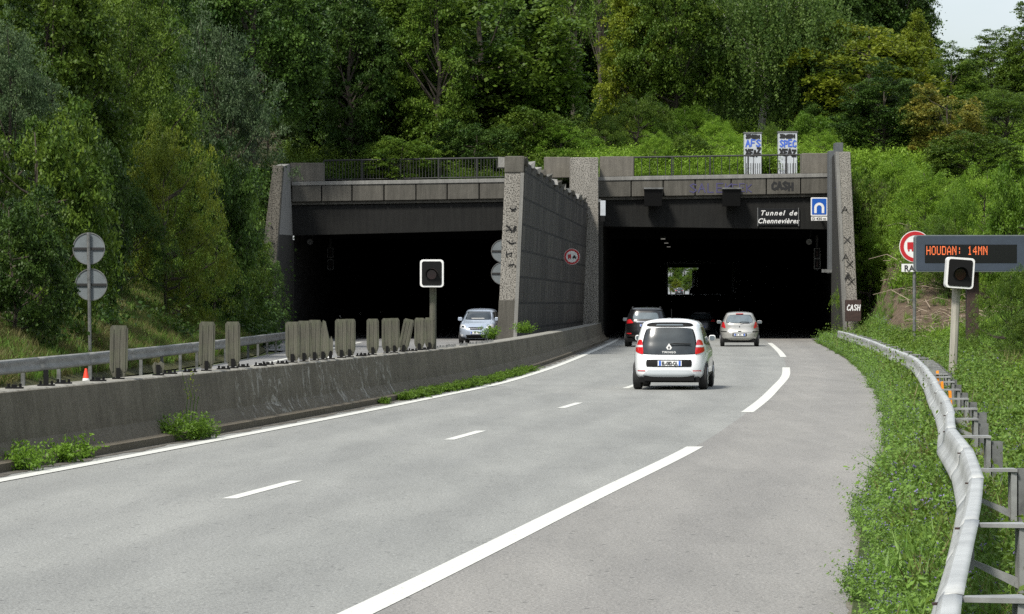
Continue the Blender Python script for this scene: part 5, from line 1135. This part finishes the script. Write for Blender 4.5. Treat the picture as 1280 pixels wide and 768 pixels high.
# undergrowth over the tunnel
pts=[];idx=[];scl=[]
for _ in range(15000):
    D=161.6+R.random()**1.4*34; x=X(R.uniform(365,1300),D); px=640+x*F/D
    if 926<px<1000 and D<163.8: continue
    if 160.5<D<163 and R.random()<.5: continue
    pts.append((x,D,H(x,D)-.05)); rightp=px>730
    idx.append(0 if (rightp and R.random()<.8) else 1 if R.random()<.6 else 2); scl.append(R.uniform(.8,1.5) if D>163 else R.uniform(.5,.9))
scatter('undergrowth',pts,['weed','weedd','ivy'],idx,scl,'green undergrowth on the ground above the tunnel')
# far wood behind everything
cm,tm,h_,r_=PRO['oak']; PP['far']=bpy.data.objects.new('far',cm.copy()); PP['far'].data.materials[0]=LM['dark']; PP['far2']=bpy.data.objects.new('far2',PRO['tall'][0].copy()); PP['far2'].data.materials[0]=LM['mid']
pts=[];idx=[];scl=[]
for row,D in enumerate((212,222,234,248,262)):
    for k in range(34):
        px=-60+k*38+R.uniform(-14,14)
        if px>1120: continue
        x=X(px,D); pts.append((x,D+R.uniform(-3,3),H(x,D)-1)); idx.append(int(R.random()<.35)); scl.append(R.uniform(1.0,1.35))
for k in range(12):
    D=230+R.uniform(0,20); px=1130+k*16; pts.append((X(px,D),D,H(X(px,D),D)-2)); idx.append(1); scl.append(R.uniform(.5,.62))
scatter('far_wood',pts,['far','far2'],idx,scl,'dense dark wood rising behind the trees above the tunnel','wood')
pts=[];idx=[];scl=[]
for k in range(70):
    y=R.uniform(60,175); x=float(VL(min(y,158)))-R.uniform(14,30); pts.append((x,y,H(x,min(y,160))-1)); idx.append(int(R.random()<.3)); scl.append(R.uniform(.9,1.3))
scatter('slope_wood',pts,['far','far2'],idx,scl,'dense dark wood behind the bushes of the left slope','wood')
# dead branches on the bare patch
mb=MB(); rr=random.Random(5)
for _ in range(260):
    x=17.5+rr.gauss(0,2.0); y=131+rr.gauss(0,9); h=H(x,y)
    if x<float(RRs(y))+2.6: continue
    L=rr.uniform(.5,1.8); a=rr.uniform(0,6.28); dz=rr.uniform(-.1,.5)*L; p=(x,y,h+.1); q=(x+L*math.cos(a)*.6,y+L*math.sin(a)*.6,h+.15+dz*.5); e=(x+L*math.cos(a+.3),y+L*math.sin(a+.3),max(H(x,y),h+dz*.3)+.1)
    mb.tube([p,q,e],[.02,.015,.008],5)
o=mb.build('dead_branches',M['twig'],loc=(16.5,128,1)); tag(o,'tangle of dead pale branches on the bare earth patch of the right slope','branches',kind='stuff')
# weeds along the barrier foot
def clump(name,plist,label,seed,h,leaf,flower=False,mname='bright'):
    global rng
    rng=np.random.default_rng(seed); V=[];v=[]
    c0=np.array(plist[0][:2])
    for (x,y,r_) in plist:
        for s_ in range(int(85*r_/.3)):
            L=h*rng.uniform(.4,1.0); lean=rng.normal(size=2)*.75; b=np.array([x,y])+rng.normal(size=2)*r_*.45-c0; m=24; t=rng.uniform(.05,1,m)
            p=np.stack([b[0]+lean[0]*L*t*.6+rng.normal(size=m)*.025,b[1]+lean[1]*L*t*.6+rng.normal(size=m)*.025,L*t*(1.1-.35*t*np.linalg.norm(lean))],1); a,b_=leaves(p,rng.uniform(.6,1.2,m)*leaf,np.clip(.3+.5*t+rng.normal(size=m)*.2,0,1),.5,.4); V.append(a);v.append(b_)
    me=mesh_quads(name,np.concatenate(V),np.concatenate(v),[LM[mname]]); o=link(name,me); o.location=(c0[0],c0[1],0); tag(o,label,'plant'); return o
gx=lambda y,o: float(Lx(y))-.25-o
o=clump('weed_clump',[(gx(35.6,.35),35.6,.28),(gx(36.6,.2),36.6,.2),(gx(34.9,.2),34.9,.2),(gx(37.6,.25),37.6,.12)],'green weed clump at the barrier foot, nearest the camera on the left',61,.36,.055,mname='bright')
o=clump('weed_clump',[(gx(42.2,.3),42.2,.26),(gx(43.1,.1),43.1,.2),(gx(42.6,.05),42.6,.14)],'tall green weed clump at the barrier foot with a thin flowering stem',62,.46,.055,mname='bright')
mb=MB(); x,y=gx(42.8,.25),42.8
for k in range(4): mb.tube([(x+.04*k,y,.2),(x+.05*k+.03,y,.6),(x+.08*k-.05,y,.95-.13*k)],[.006,.005,.003],4)
st=mb.build('flower_stem',LM['mid'],o)
rng=np.random.default_rng(9); p=np.array([[x+.05*rng.normal()+.08,y+.05*rng.normal(),rng.uniform(.55,.95)] for _ in range(60)])-np.array(parent_world(o)); a,b=leaves(p,rng.uniform(.02,.045,60),rng.uniform(0,1,60)); me=mesh_quads('flower_head',a,b,[LM['yellow']]); link('flower_head',me,None,o)
ql=[(gx(y,.1+.05*math.sin(y)),y,.17) for y in np.arange(60,86,.8)]
clump('weed_clump',ql,'long low strip of weeds between the barrier foot and the white line',63,.22,.05,mname='bright')
clump('weed_clump',[(gx(57.8,.1),57.8,.12)],'tiny weed tuft left of the long weed strip',64,.16,.05)
clump('weed_clump',[(X(655,107),107,.3),(X(614,90),90,.16)],'small green weeds on top of the barrier beside the middle pillar',65,.5,.07).location.z=.85
# ---------------------------------------------------------------- light, sky, camera
w=bpy.data.worlds.new('World'); SC.world=w; w.use_nodes=True; nt=w.node_tree; bg=nt.nodes['Background']
sky=nt.nodes.new('ShaderNodeTexSky'); sky.sky_type='NISHITA'; sky.sun_disc=False
SE,SA=math.radians(52),math.radians(215)   # elevation; azimuth clockwise from +Y
sky.sun_elevation=SE; sky.sun_rotation=SA; sky.air_density=1.2; sky.dust_density=2.5
tc=nt.nodes.new('ShaderNodeTexCoord'); n1=nt.nodes.new('ShaderNodeTexNoise'); n1.inputs['Scale'].default_value=2.2; n1.inputs['Detail'].default_value=8; mp=nt.nodes.new('ShaderNodeMapping'); mp.inputs['Scale'].default_value=(1,1,3.5)
nt.links.new(tc.outputs['Generated'],mp.inputs[0]); nt.links.new(mp.outputs[0],n1.inputs['Vector'])
cr=nt.nodes.new('ShaderNodeValToRGB'); cr.color_ramp.elements[0].position=.3; cr.color_ramp.elements[1].position=.58; nt.links.new(n1.outputs['Fac'],cr.inputs[0])
mx=nt.nodes.new('ShaderNodeMix'); mx.data_type='RGBA'; nt.links.new(cr.outputs[0],mx.inputs[0]); nt.links.new(sky.outputs[0],mx.inputs[6]); mx.inputs[7].default_value=(5.2,5.6,6.1,1)
nt.links.new(mx.outputs[2],bg.inputs[0]); bg.inputs[1].default_value=.10
sl=bpy.data.lights.new('sun','SUN'); sl.energy=3.0; sl.angle=math.radians(9); sl.color=(1,.96,.88); so=bpy.data.objects.new('sun',sl); COL.objects.link(so)
dirv=Vector((math.sin(SA)*math.cos(SE),math.cos(SA)*math.cos(SE),math.sin(SE))); so.rotation_euler=dirv.to_track_quat('Z','Y').to_euler(); so.location=(-20,-20,60)
cam=bpy.data.cameras.new('camera'); co=bpy.data.objects.new('camera',cam); COL.objects.link(co); co.location=(0,0,CH); co.rotation_euler=(math.radians(90),0,0)
cam.sensor_width=36; cam.lens=108; cam.shift_y=-5/1280; cam.clip_start=.5; cam.clip_end=4000; SC.camera=co
SC.view_settings.view_transform='Standard'; SC.view_settings.look='None'; SC.view_settings.gamma=1; SC.view_settings.exposure=0.75
SC.cycles.max_bounces=6; SC.cycles.diffuse_bounces=3; SC.cycles.transmission_bounces=3; SC.cycles.transparent_max_bounces=4; SC.cycles.use_denoising=False; SC.cycles.sample_clamp_indirect=4; SC.cycles.sample_clamp_direct=20
